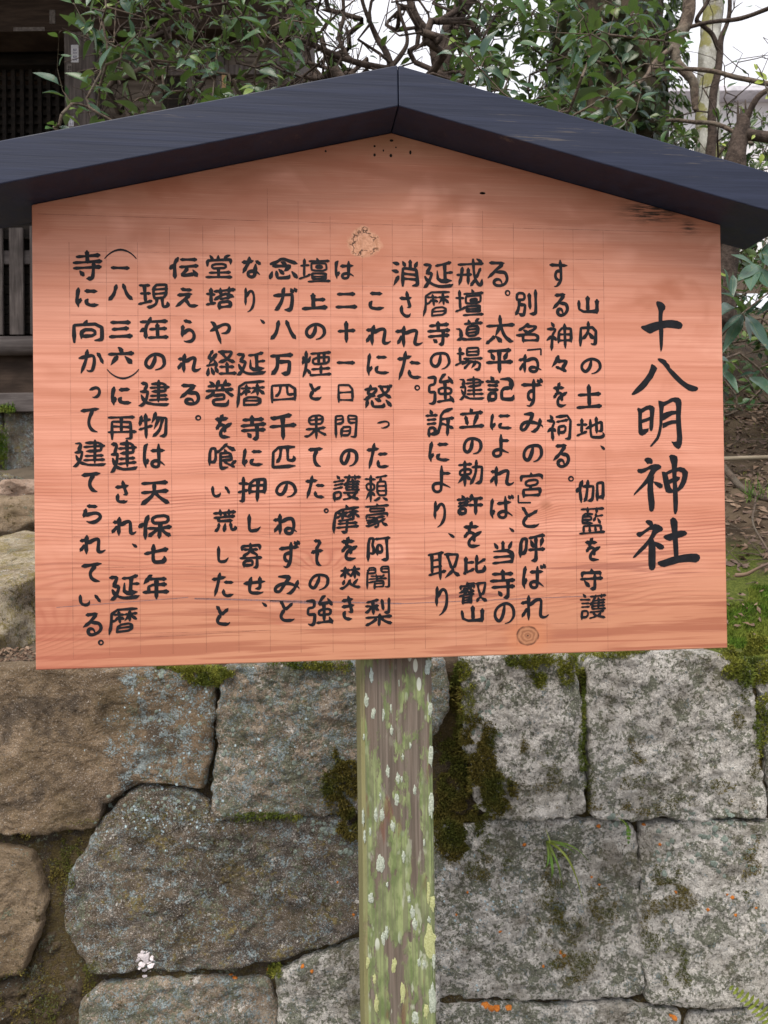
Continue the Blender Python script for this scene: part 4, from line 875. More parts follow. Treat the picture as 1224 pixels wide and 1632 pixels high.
 '戒': [[49, 62, 58, 56, 58, 51], [57, 40, 51, 22, 49, 19, 46, 18], [32, 0, 42, 9, 46, 11], [25, 42, 25, 5], [0, 51, 63, 51], [0, 27, 34, 27], [10, 43, 10, 23, 4, 4], [39, 63, 41, 30, 46, 11, 51, 4, 55, 1, 58, 0, 62, 3, 63, 14]],
 '押': [[28, 42, 63, 42], [28, 26, 63, 26], [46, 58, 46, 0], [11, 63, 11, 4, 8, 2, 2, 2], [0, 48, 21, 48], [28, 22, 29, 57, 61, 58, 63, 56, 63, 21], [1, 24, 21, 30]],
 '摩': [[32, 63, 34, 56], [23, 52, 23, 31], [9, 11, 63, 11], [14, 20, 60, 20], [50, 52, 50, 35, 52, 30], [37, 27, 36, 6, 36, 2, 29, 1, 21, 3], [15, 27, 38, 28, 52, 30], [63, 55, 5, 55, 4, 25, 0, 4, 1, 0], [11, 46, 20, 46, 33, 37], [10, 34, 27, 46, 34, 46], [38, 46, 47, 46, 63, 35], [37, 35, 54, 46, 62, 46]],
 '日': [[0, 7, 63, 7], [0, 36, 63, 36], [0, 0, 0, 61, 2, 63, 62, 63, 63, 2]],
 '明': [[34, 25, 63, 25], [0, 41, 21, 41], [34, 44, 63, 44], [0, 20, 19, 20, 21, 23, 21, 60, 19, 61, 1, 61, 0, 11], [20, 0, 27, 8, 33, 25, 34, 61, 36, 63, 61, 63, 63, 61, 63, 5, 61, 1, 58, 0, 51, 0, 46, 3]],
 '暦': [[22, 43, 32, 39], [49, 47, 63, 33], [18, 14, 54, 14], [49, 47, 34, 33], [6, 34, 12, 34, 18, 41, 22, 43], [18, 3, 54, 4, 54, 24, 19, 24, 18, 3], [48, 58, 48, 30], [63, 63, 6, 63, 5, 24, 0, 0], [11, 49, 33, 49], [23, 57, 23, 30], [37, 49, 63, 49]],
 '果': [[0, 6, 7, 6, 14, 10, 24, 18, 29, 25], [38, 25, 41, 20, 45, 16, 63, 5], [33, 38, 54, 38, 54, 63, 12, 63, 12, 39, 33, 38], [11, 50, 55, 50], [33, 63, 33, 0], [4, 26, 26, 26, 32, 25, 42, 26, 63, 26]],
 '梨': [[57, 63, 56, 32, 52, 30, 43, 32], [37, 20, 39, 15, 47, 9, 58, 4, 63, 5], [41, 60, 41, 38], [2, 3, 11, 7, 20, 13, 24, 16, 25, 20], [32, 28, 32, 0], [18, 60, 18, 29], [3, 59, 30, 62], [1, 21, 61, 21], [1, 49, 15, 49, 29, 39], [0, 34, 4, 34, 13, 44, 19, 48, 32, 49]],
 '比': [[4, 3, 21, 7, 27, 12], [4, 3, 0, 0], [3, 39, 25, 39], [36, 34, 43, 36, 59, 45], [3, 62, 4, 3], [36, 63, 36, 13, 37, 4, 41, 1, 58, 2, 61, 5, 62, 10, 63, 15, 61, 21]],
 '消': [[3, 61, 15, 55], [26, 17, 61, 17], [44, 63, 44, 42], [0, 42, 12, 36], [26, 59, 31, 49], [63, 60, 57, 49], [26, 29, 61, 29], [14, 23, 2, 3], [26, 0, 26, 40, 28, 42, 58, 42, 60, 41, 61, 6, 58, 3, 49, 2]],
 '焚': [[16, 50, 20, 53, 28, 53], [16, 50, 12, 47, 6, 37, 2, 33], [30, 16, 33, 14, 37, 9, 44, 4, 53, 1, 63, 2], [54, 25, 43, 11], [45, 51, 41, 47, 36, 40, 30, 35], [15, 23, 10, 12], [45, 51, 57, 39, 60, 33], [45, 63, 45, 29], [16, 63, 16, 29], [3, 53, 14, 52, 28, 40], [32, 53, 61, 53], [0, 1, 6, 0, 12, 2, 23, 8, 29, 16, 32, 27]],
 '煙': [[18, 50, 14, 37, 10, 36], [3, 49, 3, 40, 0, 31], [9, 17, 13, 15, 18, 6], [18, 1, 63, 1], [48, 58, 48, 30], [41, 25, 41, 1], [23, 16, 60, 16], [36, 58, 36, 31], [36, 31, 24, 31, 24, 46, 58, 46, 60, 45, 59, 30, 36, 31], [20, 58, 62, 58], [10, 63, 9, 19, 2, 0]],
 '物': [[43, 50, 41, 41, 31, 21], [54, 50, 51, 35, 46, 22, 39, 11, 32, 3], [15, 62, 15, 0], [4, 47, 23, 47], [0, 23, 26, 30], [34, 50, 61, 50, 63, 49, 62, 24, 59, 9, 56, 3, 47, 3], [5, 59, 1, 35], [38, 63, 34, 51, 26, 37]],
 '現': [[31, 37, 59, 37], [31, 50, 59, 50], [49, 24, 49, 9, 50, 1, 53, 0, 61, 1, 63, 3, 62, 12], [37, 25, 36, 15, 33, 8, 25, 2, 22, 1, 17, 2], [13, 62, 13, 17], [3, 40, 24, 40], [2, 62, 23, 62], [37, 25, 59, 25, 59, 61, 58, 63, 31, 63, 31, 26, 37, 25], [0, 13, 25, 20]],
 '社': [[0, 23, 8, 30, 13, 31], [10, 63, 15, 55], [13, 31, 18, 30, 23, 24], [25, 4, 63, 4], [45, 63, 45, 4], [28, 40, 62, 40], [0, 50, 21, 49, 20, 45, 15, 37, 13, 31, 13, 0]],
 '神': [[0, 22, 8, 29, 13, 31], [13, 31, 18, 30, 24, 23], [10, 63, 16, 55], [31, 21, 63, 21], [31, 36, 63, 36], [46, 63, 46, 1], [31, 16, 31, 51, 60, 51, 62, 50, 63, 49, 63, 16], [1, 50, 21, 49, 21, 45, 15, 37, 14, 31, 13, 0]],
 '祠': [[0, 23, 7, 29, 12, 31], [8, 63, 14, 55], [26, 59, 63, 58, 63, 4, 61, 2, 50, 2], [27, 47, 53, 47], [12, 31, 17, 30, 21, 25], [32, 17, 49, 17, 49, 34, 33, 34, 31, 32, 31, 10], [0, 50, 19, 49, 19, 45, 14, 37, 12, 29, 12, 0]],
 '立': [[30, 63, 33, 54], [15, 38, 21, 8], [2, 48, 60, 48], [48, 39, 38, 6, 37, 0], [0, 0, 63, 0]],
 '経': [[3, 18, 0, 0], [10, 18, 13, 2], [29, 55, 33, 55], [21, 21, 19, 18, 22, 7], [12, 63, 5, 48, 3, 43, 12, 42], [44, 31, 44, 3], [29, 20, 59, 20], [0, 25, 20, 27], [26, 2, 63, 2], [26, 59, 54, 59, 56, 57, 53, 50, 46, 42, 38, 37, 26, 32], [17, 37, 22, 23], [20, 52, 7, 32, 5, 26], [33, 59, 35, 51, 42, 42, 51, 36, 62, 32]],
 '荒': [[12, 41, 12, 30, 13, 29, 57, 29], [13, 21, 13, 14, 11, 8, 7, 3, 1, 0], [28, 50, 32, 48, 33, 42], [31, 21, 31, 0], [49, 21, 50, 2, 53, 0, 61, 1, 63, 4, 62, 10], [19, 63, 19, 49], [0, 56, 63, 56], [44, 63, 44, 50], [1, 42, 62, 42]],
 '藍': [[38, 16, 38, 1], [41, 41, 35, 30], [41, 49, 41, 41], [41, 41, 58, 41], [19, 46, 19, 40], [46, 35, 52, 22], [24, 16, 24, 0], [19, 31, 19, 23], [10, 1, 10, 15, 12, 16, 52, 16, 53, 13, 53, 1], [43, 63, 43, 52], [19, 63, 19, 52], [1, 57, 62, 57], [6, 40, 27, 40, 28, 38, 28, 34, 27, 32, 6, 31], [0, 0, 63, 0], [31, 47, 6, 47, 6, 25, 8, 23, 32, 23]],
 '記': [[11, 63, 15, 56], [2, 30, 25, 30], [57, 34, 35, 34, 35, 5, 39, 2, 57, 2, 61, 5, 63, 13], [0, 51, 27, 51], [3, 41, 24, 41], [4, 4, 21, 4, 22, 18, 20, 21, 5, 21, 4, 0], [32, 58, 58, 57, 58, 29]],
 '許': [[4, 41, 24, 41], [4, 32, 24, 32], [11, 63, 13, 57, 13, 51], [5, 5, 21, 5, 22, 8, 21, 21, 6, 21, 5, 1], [0, 51, 26, 51], [27, 30, 63, 30], [46, 51, 46, 0], [35, 51, 62, 51], [37, 63, 34, 52, 28, 39]],
 '訴': [[0, 50, 25, 50], [11, 63, 14, 55], [3, 41, 22, 41], [3, 31, 22, 31], [33, 27, 41, 26, 63, 15], [51, 38, 51, 0], [59, 61, 34, 54, 33, 24, 29, 11, 26, 4, 5, 5], [34, 39, 63, 39], [4, 0, 5, 21, 20, 20, 20, 5]],
 '護': [[54, 16, 53, 12, 47, 6], [9, 63, 13, 56], [0, 49, 23, 49], [37, 62, 37, 57], [3, 31, 21, 31], [25, 35, 27, 39, 31, 39], [24, 1, 35, 3, 42, 6], [3, 40, 21, 40], [31, 31, 59, 31], [31, 39, 35, 38, 59, 38], [52, 62, 52, 53], [31, 24, 62, 24], [25, 57, 63, 57], [32, 45, 60, 45], [37, 57, 36, 54, 33, 49, 31, 43, 31, 24], [44, 52, 47, 42, 47, 24], [4, 5, 19, 6, 19, 21, 5, 21, 4, 19, 4, 0], [25, 17, 55, 17, 59, 18], [35, 16, 36, 12, 42, 7, 62, 0]],
 '豪': [[4, 11, 7, 10, 17, 13, 30, 19], [9, 27, 23, 27, 27, 25], [31, 63, 32, 57], [45, 16, 51, 7, 61, 1], [2, 25, 3, 33, 5, 34, 58, 34, 60, 32, 60, 26], [35, 14, 36, 5, 35, 2, 31, 0, 23, 0], [50, 48, 14, 49, 12, 48, 12, 43, 14, 41, 50, 41, 51, 43, 50, 48], [0, 56, 63, 56], [0, 2, 5, 1, 18, 5, 35, 14, 56, 21], [3, 19, 10, 18, 18, 20, 31, 27, 53, 27], [27, 25, 35, 14]],
 '道': [[26, 31, 55, 31], [30, 62, 31, 51], [0, 35, 11, 34, 12, 7], [12, 7, 20, 3, 30, 0, 62, 1], [2, 2, 12, 7], [56, 63, 51, 60, 48, 52], [26, 21, 55, 21], [40, 51, 38, 41], [38, 41, 55, 40, 54, 11, 26, 11, 26, 40, 38, 41], [19, 51, 63, 51]],
 '間': [[39, 52, 63, 52], [0, 52, 24, 52], [18, 19, 45, 19], [63, 41, 40, 41, 39, 61, 41, 63, 59, 63, 63, 61, 63, 5, 62, 2, 60, 1, 51, 1, 47, 3], [18, 7, 44, 7, 45, 27, 44, 29, 42, 31, 19, 30, 18, 2], [0, 41, 23, 41, 24, 59, 23, 62, 21, 63, 3, 63, 0, 61, 0, 0]],
 '闍': [[20, 5, 45, 5], [0, 56, 24, 56], [40, 36, 46, 40], [40, 36, 37, 30], [20, 14, 45, 14], [38, 56, 63, 56], [12, 38, 36, 38, 40, 36], [20, 20, 20, 1], [25, 44, 27, 27, 26, 23], [7, 29, 54, 29], [63, 47, 39, 48, 38, 62, 60, 63, 63, 62, 63, 5, 62, 3, 59, 2, 55, 2, 50, 4], [6, 17, 24, 22, 43, 22, 45, 19, 45, 5], [0, 47, 22, 47, 24, 50, 23, 63, 0, 62, 0, 0]],
 '阿': [[6, 20, 11, 19, 14, 21, 16, 27, 15, 35, 10, 44, 15, 61, 13, 63, 0, 62, 0, 0], [55, 61, 55, 6, 54, 3, 51, 2, 39, 3], [21, 61, 63, 61], [26, 23, 42, 24, 41, 44, 26, 45, 25, 16]],
 '頼': [[51, 9, 63, 1], [35, 36, 59, 36], [46, 59, 45, 48], [14, 23, 10, 21, 0, 6], [35, 25, 59, 25], [14, 23, 19, 22, 26, 15], [26, 3, 30, 2, 42, 9], [31, 59, 63, 59], [45, 48, 35, 46, 35, 15, 57, 14, 59, 17, 59, 46, 57, 47, 45, 48], [1, 54, 28, 54], [15, 63, 15, 0], [14, 28, 26, 29, 26, 43, 3, 43, 4, 29, 14, 28]],
}
DEC = {k: [[(s[i] / 63, s[i + 1] / 63) for i in range(0, len(s), 2)] for s in v] for k, v in GL.items()}
SCL = 1.0 / 1000
class Ink:
    def __init__(s): s.mb = MB(); s.k = 0
    def poly(s, pts):
        """a filled outline given in board x, z"""
        y = -.00035 - .00002 * s.k; s.k += 1
        n = len(pts); b = len(s.mb.v)
        s.mb.v += [(x, y, z) for x, z in pts]; s.mb.f.append(tuple(range(b, b + n)))
    def stroke(s, pts, wid):
        """a ribbon with rounded ends"""
        y = -.00035 - .00002 * s.k; s.k += 1
        P = np.array(pts); n = len(P)
        T_ = np.gradient(P, axis=0); T_ /= np.maximum(np.hypot(T_[:, 0], T_[:, 1]), 1e-9)[:, None]
        Nn = np.stack([-T_[:, 1], T_[:, 0]], 1); W = np.array(wid)[:, None] / 2
        Lf, Rt = P + Nn * W, P - Nn * W
        caps = []
        for end, sg in ((0, -1), (-1, 1)):
            c = P[end]; t = T_[end] * sg; nn = np.array([-t[1], t[0]]); r_ = wid[end] / 2
            caps.append([c + (t * math.sin(a) + nn * math.cos(a)) * r_ for a in np.linspace(0, PI, 7)[1:-1]])
        b = len(s.mb.v)
        for i in range(n): s.mb.v += [(Lf[i][0], y - i * 3e-6, Lf[i][1]), (Rt[i][0], y - i * 3e-6, Rt[i][1])]
        for i in range(n - 1): s.mb.f.append((b + 2 * i, b + 2 * i + 1, b + 2 * i + 3, b + 2 * i + 2))
        e = len(s.mb.v); s.mb.v += [(q[0], y - (n - 1) * 3e-6, q[1]) for q in caps[1]]
        s.mb.f.append((b + 2 * n - 2,) + tuple(range(e, e + 5)) + (b + 2 * n - 1,))
        e = len(s.mb.v); s.mb.v += [(q[0], y, q[1]) for q in caps[0]]
        s.mb.f.append((b + 1,) + tuple(range(e, e + 5)) + (b,))
rI = random.Random(77)
KANA = set('いえかきこさしすずせそたっつてとなにねのはばみやよらりるれを')
def smooth(pts, it=2):
    P = [np.array(p) for p in pts]
    for _ in range(it):
        Q = [P[0]]
        for a, b in zip(P, P[1:]):
            Q += [a * .75 + b * .25, a * .25 + b * .75]
        Q.append(P[-1]); P = Q
    return P
def char(ink, ch, cx, cy, w_, h_):
    c0 = onboard(cx, cy); sx = (onboard(cx + 10, cy) - onboard(cx - 10, cy)).x / 20; sz = (onboard(cx, cy - 10) - onboard(cx, cy + 10)).z / 20
    W_, H_ = w_ * sx, h_ * sz
    st = DEC[ch]; ns = len(st); kana = ch in KANA
    Lt = sum(math.hypot((b[0] - a[0]) * w_, (b[1] - a[1]) * h_) for s_ in st for a, b in zip(s_, s_[1:]))
    base = min(1.85 + .42 * w_ * h_ / max(Lt, 1), 5.6 if kana else 6.3) * .001 * rI.uniform(.94, 1.08)
    if kana: base = min(base, .24 * min(w_, h_) * .001)
    if ch == '一': base = .0060
    ww, hh = max(W_ - base, .002), max(H_ - base, .002)
    slant = rI.uniform(.05, .10) if not kana else rI.uniform(0, .05)
    ph = rI.uniform(0, 50)
    def T2(p):
        x, z = p; x -= .5; z -= .5
        z = z + slant * x * (ww / hh if hh > .01 else 1) * .8
        x += noise.noise((x * 1.7 + ph, z * 1.7, 1)) * .07; z += noise.noise((x * 1.7 + ph, z * 1.7, 9)) * .07
        return np.array([c0.x + x * ww, c0.z + z * hh * (1 if hh > .01 else 0)])
    for s_ in st:
        closed = len(s_) > 3 and abs(s_[0][0] - s_[-1][0]) + abs(s_[0][1] - s_[-1][1]) < .02
        P = smooth([T2(p) for p in s_], 3 if kana else 1)
        P = np.array(P); L = np.r_[0, np.cumsum(np.hypot(*np.diff(P, axis=0).T))]
        if L[-1] < 1e-5: continue
        n = max(7, int(L[-1] / .0016)); u = np.linspace(0, L[-1], n)
        X = np.interp(u, L, P[:, 0]); Z = np.interp(u, L, P[:, 1])
        d = P[-1] - P[0]; t = np.linspace(0, 1, n)
        ang = math.degrees(math.atan2(d[1], d[0]))
        short = L[-1] < .011
        if closed: wv = np.full(n, .82)
        elif short and not kana: wv = np.interp(t, [0, .3, .8, 1], [.45, .9, 1.25, .8])
        elif kana: wv = np.interp(t, [0, .1, .45, .8, 1], [.55, 1.15, .85, 1.05, .28])
        elif len(s_) >= 4: wv = np.interp(t, [0, .1, .3, .7, .9, 1], [.65, 1.1, .78, .95, 1.15, .35])
        elif abs(ang) < 28: wv = np.interp(t, [0, .08, .35, .8, .95, 1], [.6, .9, .62, .85, 1.2, .7])
        elif ang < -28 and ang > -72: wv = np.interp(t, [0, .3, .78, 1], [.35, .85, 1.5, .35])
        elif ang < -105 or ang > 100: wv = np.interp(t, [0, .15, .6, 1], [.8, 1.25, .85, .12])
        else: wv = np.interp(t, [0, .08, .4, .85, 1], [.6, 1.25, .92, 1.05, .45])
        wv = wv * base * (1 + np.array([.10 * noise.noise((q * 5 + ph, ph, 2)) for q in t]))
        ink.stroke(np.stack([X, Z], 1), wv)
def ring_mark(ink, cx, cy, w_, h_):
    c0 = onboard(cx, cy); r_ = w_ * .00031
    a = np.linspace(-.6, 2 * PI - .5, 22)
    ink.stroke(np.stack([c0.x + np.cos(a) * r_, c0.z + np.sin(a) * r_ * h_ / w_], 1), np.interp(np.linspace(0, 1, 22), [0, .5, 1], [.0022, .0032, .0020]))
def comma(ink, cx, cy, w_, h_):
    a, b = onboard(cx - w_ * .32, cy - h_ * .3), onboard(cx + w_ * .3, cy + h_ * .28)
    t = np.linspace(0, 1, 7); ink.stroke(np.stack([a.x + (b.x - a.x) * t, a.z + (b.z - a.z) * t], 1), np.interp(t, [0, .7, 1], [.0018, .0052, .0042]))
def arcm(ink, cx, cy, w_, h_, up):
    pts = [(cx - w_ / 2 + w_ * i / 12, cy + (h_ / 2 if up else -h_ / 2) - (1 if up else -1) * h_ * math.sin(PI * i / 12) ** .8) for i in range(13)]
    Q = [onboard(*p) for p in pts]; ink.stroke(np.array([(q.x, q.z) for q in Q]), np.interp(np.linspace(0, 1, 13), [0, .5, 1], [.0016, .0034, .0016]))
def path(ink, pts, w_=.003):
    Q = [onboard(*p) for p in pts]; P = np.array([(q.x, q.z) for q in Q]); L = np.r_[0, np.cumsum(np.hypot(*np.diff(P, axis=0).T))]
    u = np.linspace(0, L[-1], 20); ink.stroke(np.stack([np.interp(u, L, P[:, 0]), np.interp(u, L, P[:, 1])], 1), np.full(20, w_))
COLS = [
 ("山内の土地、伽藍を守護", [(937,486,34,32),(937,532,30,42),(942,584,34,28),(939,631,43,40),(941,682,47,37),(960,713,8,8),(940,782,47,39),(944,828,42,44),(945,875,27,40),(943,923,39,37),(945,966,45,42)]),
 ("する神々を祠る。", [(891,436,32,45),(893,486,28,39),(891,536,43,46),(891,580,30,29),(893,629,27,41),(891,681,41,45),(895,727,30,39),(910,763,12,11)]),
 ("別名「ねずみの宮」と呼ばれ", [(838,483,38,43),(840,531,38,34),(852,559,22,12),(845,580,39,33),(848,625,35,51),(848,674,40,34),(849,723,34,32),(847,772,38,44),(835,796,20,14),(846,824,31,36),(849,874,44,45),(851,919,39,44),(853,968,47,44)]),
 ("る。太平記によれば、当寺の", [(793,437,37,41),(809,467,11,12),(797,525,49,48),(796,576,46,41),(797,620,48,44),(799,672,36,30),(799,710,30,38),(800,759,42,36),(800,808,40,41),(815,844,9,8),(801,881,36,40),(802,930,43,49),(804,978,35,37)]),
 ("戒壇道場建立の勅許を比叡山", [(749,434,44,48),(748,482,47,44),(747,525,45,37),(747,572,45,41),(751,618,45,40),(751,666,42,34),(753,711,32,30),(750,754,44,44),(749,805,46,37),(753,851,32,45),(757,899,40,32),(754,944,50,38),(753,979,37,30)]),
 ("延暦寺の強訴により、取り", [(699,439,51,44),(696,485,45,42),(699,531,39,42),(702,575,34,30),(702,620,45,50),(701,673,48,47),(701,720,37,36),(704,763,33,45),(701,819,20,46),(719,853,12,9),(708,902,55,46),(704,957,21,51)]),
 ("消された。", [(646,436,46,46),(647,485,23,43),(653,536,47,38),(652,582,43,48),(665,618,11,11)]),
 ("これに怒った頼豪阿闍梨", [(601,480,28,30),(604,534,45,37),(603,581,38,38),(602,631,49,41),(611,677,21,14),(602,727,40,44),(600,778,39,46),(601,821,40,40),(604,875,40,42),(603,921,38,38),(604,976,46,47)]),
 ("は二十一日間の護摩を焚き", [(549,430,33,33),(552,479,38,27),(552,529,31,38),(551,578,32,11),(551,627,27,31),(551,680,38,38),(556,730,32,30),(552,777,48,45),(551,827,45,48),(557,874,30,41),(558,920,38,38),(555,969,24,41)]),
 ("壇上の煙と果てた。その強", [(502,430,51,41),(501,480,44,29),(503,529,34,29),(504,579,50,43),(503,624,23,30),(503,680,38,40),(503,729,27,34),(502,776,35,41),(520,814,9,9),(506,881,24,45),(508,928,34,30),(510,973,45,48)]),
 ("念ガ八万四千匹のねずみと", [(451,427,48,38),(454,477,40,40),(452,526,45,35),(449,581,39,36),(452,627,41,30),(451,681,46,44),(453,728,41,36),(456,780,36,29),(455,836,41,37),(461,884,38,47),(458,932,46,34),(458,974,27,37)]),
 ("なり、延暦寺に押し寄せ、", [(401,426,35,37),(398,479,18,42),(418,512,8,8),(401,580,50,39),(399,629,47,43),(403,681,45,43),(404,730,36,33),(401,780,48,44),(406,833,23,32),(400,885,38,44),(406,933,40,31),(421,963,9,8)]),
 ("堂塔や経巻を喰い荒したと", [(349,425,46,40),(352,475,50,38),(351,530,36,39),(353,578,50,43),(350,626,47,45),(356,679,30,42),(355,727,47,44),(352,783,31,20),(358,829,39,38),(356,883,21,30),(356,931,37,42),(356,981,26,35)]),
 ("伝えられる。", [(294,427,49,37),(298,474,41,33),(300,528,25,40),(302,579,42,35),(302,629,36,35),(316,666,11,10)]),
 ("現在の建物は天保七年", [(245,472,51,41),(245,523,49,38),(247,577,36,30),(246,626,53,45),(244,678,49,43),(246,727,39,42),(247,786,51,39),(247,839,56,44),(249,882,41,35),(248,935,45,44)]),
 ("(一八三六)に再建され、延暦", [(192,405,50,14),(191,427,34,12),(192,466,43,30),(192,525,40,29),(193,568,43,33),(196,596,50,14),(194,631,36,34),(194,682,50,40),(197,726,48,52),(195,784,25,38),(199,839,43,34),(214,869,9,7),(199,936,51,43),(196,990,48,42)]),
 ("寺に向かって建てられている。", [(139,422,51,48),(140,474,40,36),(141,527,51,40),(146,576,43,41),(151,626,20,21),(144,671,34,43),(143,722,57,45),(145,769,35,36),(147,819,33,33),(148,868,46,34),(147,913,36,34),(144,956,38,21),(147,995,33,38),(161,1024,10,10)]),
]
for txt, bb in COLS:
    assert len(txt) == len(bb), txt
    for ch, (cx, cy, w_, h_) in zip(txt, bb):
        ink = Ink()
        if ch == '。': ring_mark(ink, cx, cy, w_, h_)
        elif ch == '、': comma(ink, cx, cy, w_, h_)
        elif ch == '(': arcm(ink, cx, cy, w_, h_, True)
        elif ch == ')': arcm(ink, cx, cy, w_, h_, False)
        elif ch == '「': path(ink, [(841,558),(862,556),(862,565)])
        elif ch == '」': path(ink, [(826,790),(826,801),(845,801)])
        else: char(ink, ch, cx, cy, w_, h_)
        to_panel(ink.mb.build('punctuation_mark' if ch in '。、()「」' else 'character', M['ink']))

# the title, stroke by stroke
TI = [
 (990,470,[
  [(272,452),(285,432),(330,425),(400,398),(470,378),(560,362),(640,350),(710,348),(780,360),(835,385),(858,420),(850,440),(838,468),(800,476),(720,464),(640,458),(590,466),(530,482),(470,508),(430,530),(400,540),(370,528),(330,502),(290,475)],
  [(485,105),(500,87),(530,90),(570,105),(600,130),(618,165),(612,200),(590,222),(578,260),(574,340),(580,430),(588,500),(584,600),(580,700),(570,760),(552,798),(542,760),(534,680),(528,560),(522,440),(518,330),(520,230),(508,180),(490,140)],
  [(430,962),(470,985),(503,1022),(492,1050),(470,1090),(440,1155),(395,1210),(355,1270),(300,1325),(240,1365),(185,1392),(150,1396),(142,1380),(200,1305),(270,1230),(330,1160),(380,1085),(405,1020),(415,972)],
  [(508,885),(540,882),(590,895),(625,915),(635,940),(672,975),(682,1015),(740,1070),(800,1130),(860,1190),(930,1238),(1000,1262),(1050,1278),(1072,1295),(1066,1322),(1040,1342),(985,1346),(935,1330),(870,1285),(800,1228),(730,1160),(670,1090),(620,1020),(580,970),(530,930),(508,905)]]),
 (990,620,[
  [(220,285),(232,258),(262,268),(285,278),(292,330),(288,400),(290,470),(296,540),(300,560),(345,552),(385,545),(378,590),(335,630),(295,652),(258,640),(238,605),(236,500),(236,400),(234,320)],
  [(262,280),(300,262),(345,235),(400,222),(440,235),(468,262),(462,330),(452,420),(448,520),(436,570),(418,590),(398,575),(390,540),(394,440),(398,350),(396,300),(380,285),(340,302),(300,330),(270,330)],
  [(285,425),(340,408),(400,385),(410,430),(350,455),(290,475)],
  [(516,160),(550,165),(600,180),(596,240),(586,310),(580,400),(574,480),(562,560),(545,640),(520,700),(470,755),(425,802),(402,804),(400,790),(440,740),(490,670),(515,590),(530,500),(532,400),(530,280),(518,200)],
  [(580,182),(640,160),(690,128),(750,114),(800,120),(832,148),(842,190),(836,280),(830,380),(836,500),(845,600),(852,680),(846,760),(825,815),(800,838),(770,825),(735,795),(705,745),(698,728),(735,735),(770,728),(776,660),(768,560),(762,440),(762,320),(765,250),(752,190),(720,175),(660,205),(600,238),(575,230)],
  [(578,340),(630,318),(700,302),(775,302),(775,348),(710,362),(650,400),(600,432),(575,440)],
  [(575,478),(640,452),(700,434),(775,430),(775,482),(720,485),(660,505),(620,530),(575,548)],
  [(318,990),(335,962),(370,952),(410,960),(436,985),(440,1020),(428,1045),(395,1040),(362,1045),(345,1020)],
  [(220,1135),(235,1112),(290,1110),(350,1092),(410,1058),(470,1044),(525,1048),(560,1075),(555,1105),(520,1125),(485,1150),(460,1190),(430,1250),(390,1290),(350,1330),(290,1385),(240,1430),(200,1465),(172,1486),(178,1455),(230,1390),(290,1320),(350,1240),(390,1160),(410,1120),(380,1125),(330,1160),(280,1178),(235,1165)],
  [(370,1270),(440,1230),(462,1200),(455,1250),(444,1330),(448,1420),(458,1500),(468,1580),(462,1660),(445,1700),(415,1712),(390,1690),(382,1620),(370,1520),(362,1400)],
  [(440,1285),(490,1290),(545,1308),(578,1330),(578,1370),(540,1386),(505,1365),(470,1330)],
  [(665,935),(690,912),(740,918),(780,940),(788,985),(780,1060),(772,1150),(770,1260),(782,1360),(788,1460),(792,1580),(785,1690),(762,1745),(740,1742),(728,1690),(722,1560),(718,1420),(716,1300),(708,1160),(700,1050),(680,990)],
  [(562,1150),(600,1150),(640,1170),(655,1230),(672,1310),(690,1370),(712,1402),(700,1440),(660,1452),(620,1432),(600,1370),(585,1290),(570,1200)],
  [(610,1165),(670,1130),(740,1105),(820,1084),(880,1100),(932,1155),(925,1220),(905,1300),(860,1380),(800,1425),(700,1450),(660,1450),(680,1400),(740,1395),(790,1370),(830,1290),(850,1210),(845,1165),(800,1148),(720,1158),(650,1190),(615,1200)],
  [(640,1272),(700,1245),(770,1215),(820,1228),(812,1262),(780,1290),(720,1302),(660,1330)]]),
 (990,740,[
  [(335,800),(355,775),(395,775),(432,790),(445,825),(440,858),(405,865),(370,840)],
  [(206,970),(230,945),(290,935),(350,895),(410,850),(470,828),(520,840),(570,870),(585,905),(570,928),(530,945),(490,970),(465,1015),(440,1040),(400,1080),(370,1130),(340,1170),(290,1215),(240,1260),(195,1300),(165,1306),(162,1290),(200,1240),(250,1180),(310,1120),(370,1050),(410,985),(435,915),(400,915),(350,945),(300,985),(262,1016),(230,1005)],
  [(385,1060),(440,1020),(462,1070),(478,1130),(480,1220),(480,1330),(478,1430),(455,1470),(420,1478),(390,1460),(378,1400),(376,1290),(380,1180),(378,1110)],
  [(440,1068),(500,1085),(550,1102),(590,1130),(600,1160),(580,1185),(535,1188),(500,1165),(465,1125)],
  [(680,770),(718,735),(760,755),(785,800),(786,870),(784,960),(790,1060),(796,1160),(798,1290),(735,1300),(725,1180),(718,1060),(708,960),(695,880),(684,820)],
  [(585,1005),(610,985),(670,965),(750,940),(830,920),(890,925),(920,955),(905,985),(850,1010),(780,1030),(720,1050),(680,1068),(630,1052),(595,1030)],
  [(505,1360),(540,1345),(620,1320),(700,1290),(790,1270),(880,1252),(970,1242),(1050,1244),(1090,1265),(1100,1305),(1080,1345),(1040,1368),(950,1360),(870,1365),(800,1372),(730,1395),(660,1412),(600,1432),(550,1422),(512,1395)]]),
]
TC = [(0, 0, 2), (0, 2, 4), (1, 0, 7), (1, 7, 99), (2, 0, 99)]
for ti, p0_, p1_ in TC:
    ox, oy, polys = TI[ti]
    ink = Ink()
    for pg in polys[p0_:p1_]:
        q = [onboard(ox + x / 8.743, oy + y / 8.743) for x, y in pg]
        ink.poly([(p.x, p.z) for p in q])
    to_panel(ink.mb.build('title_character', M['ink']))
for o_ in [c for c in panel.children if c.name.startswith(('title', 'character', 'punctuation'))]:
    bm = bmesh.new(); bm.from_mesh(o_.data); bmesh.ops.triangulate(bm, faces=[f_ for f_ in bm.faces if len(f_.verts) > 4])
    for f_ in bm.faces:
        f_.normal_update()
        if f_.normal.y > 0: f_.normal_flip()
    bm.to_mesh(o_.data); bm.free()
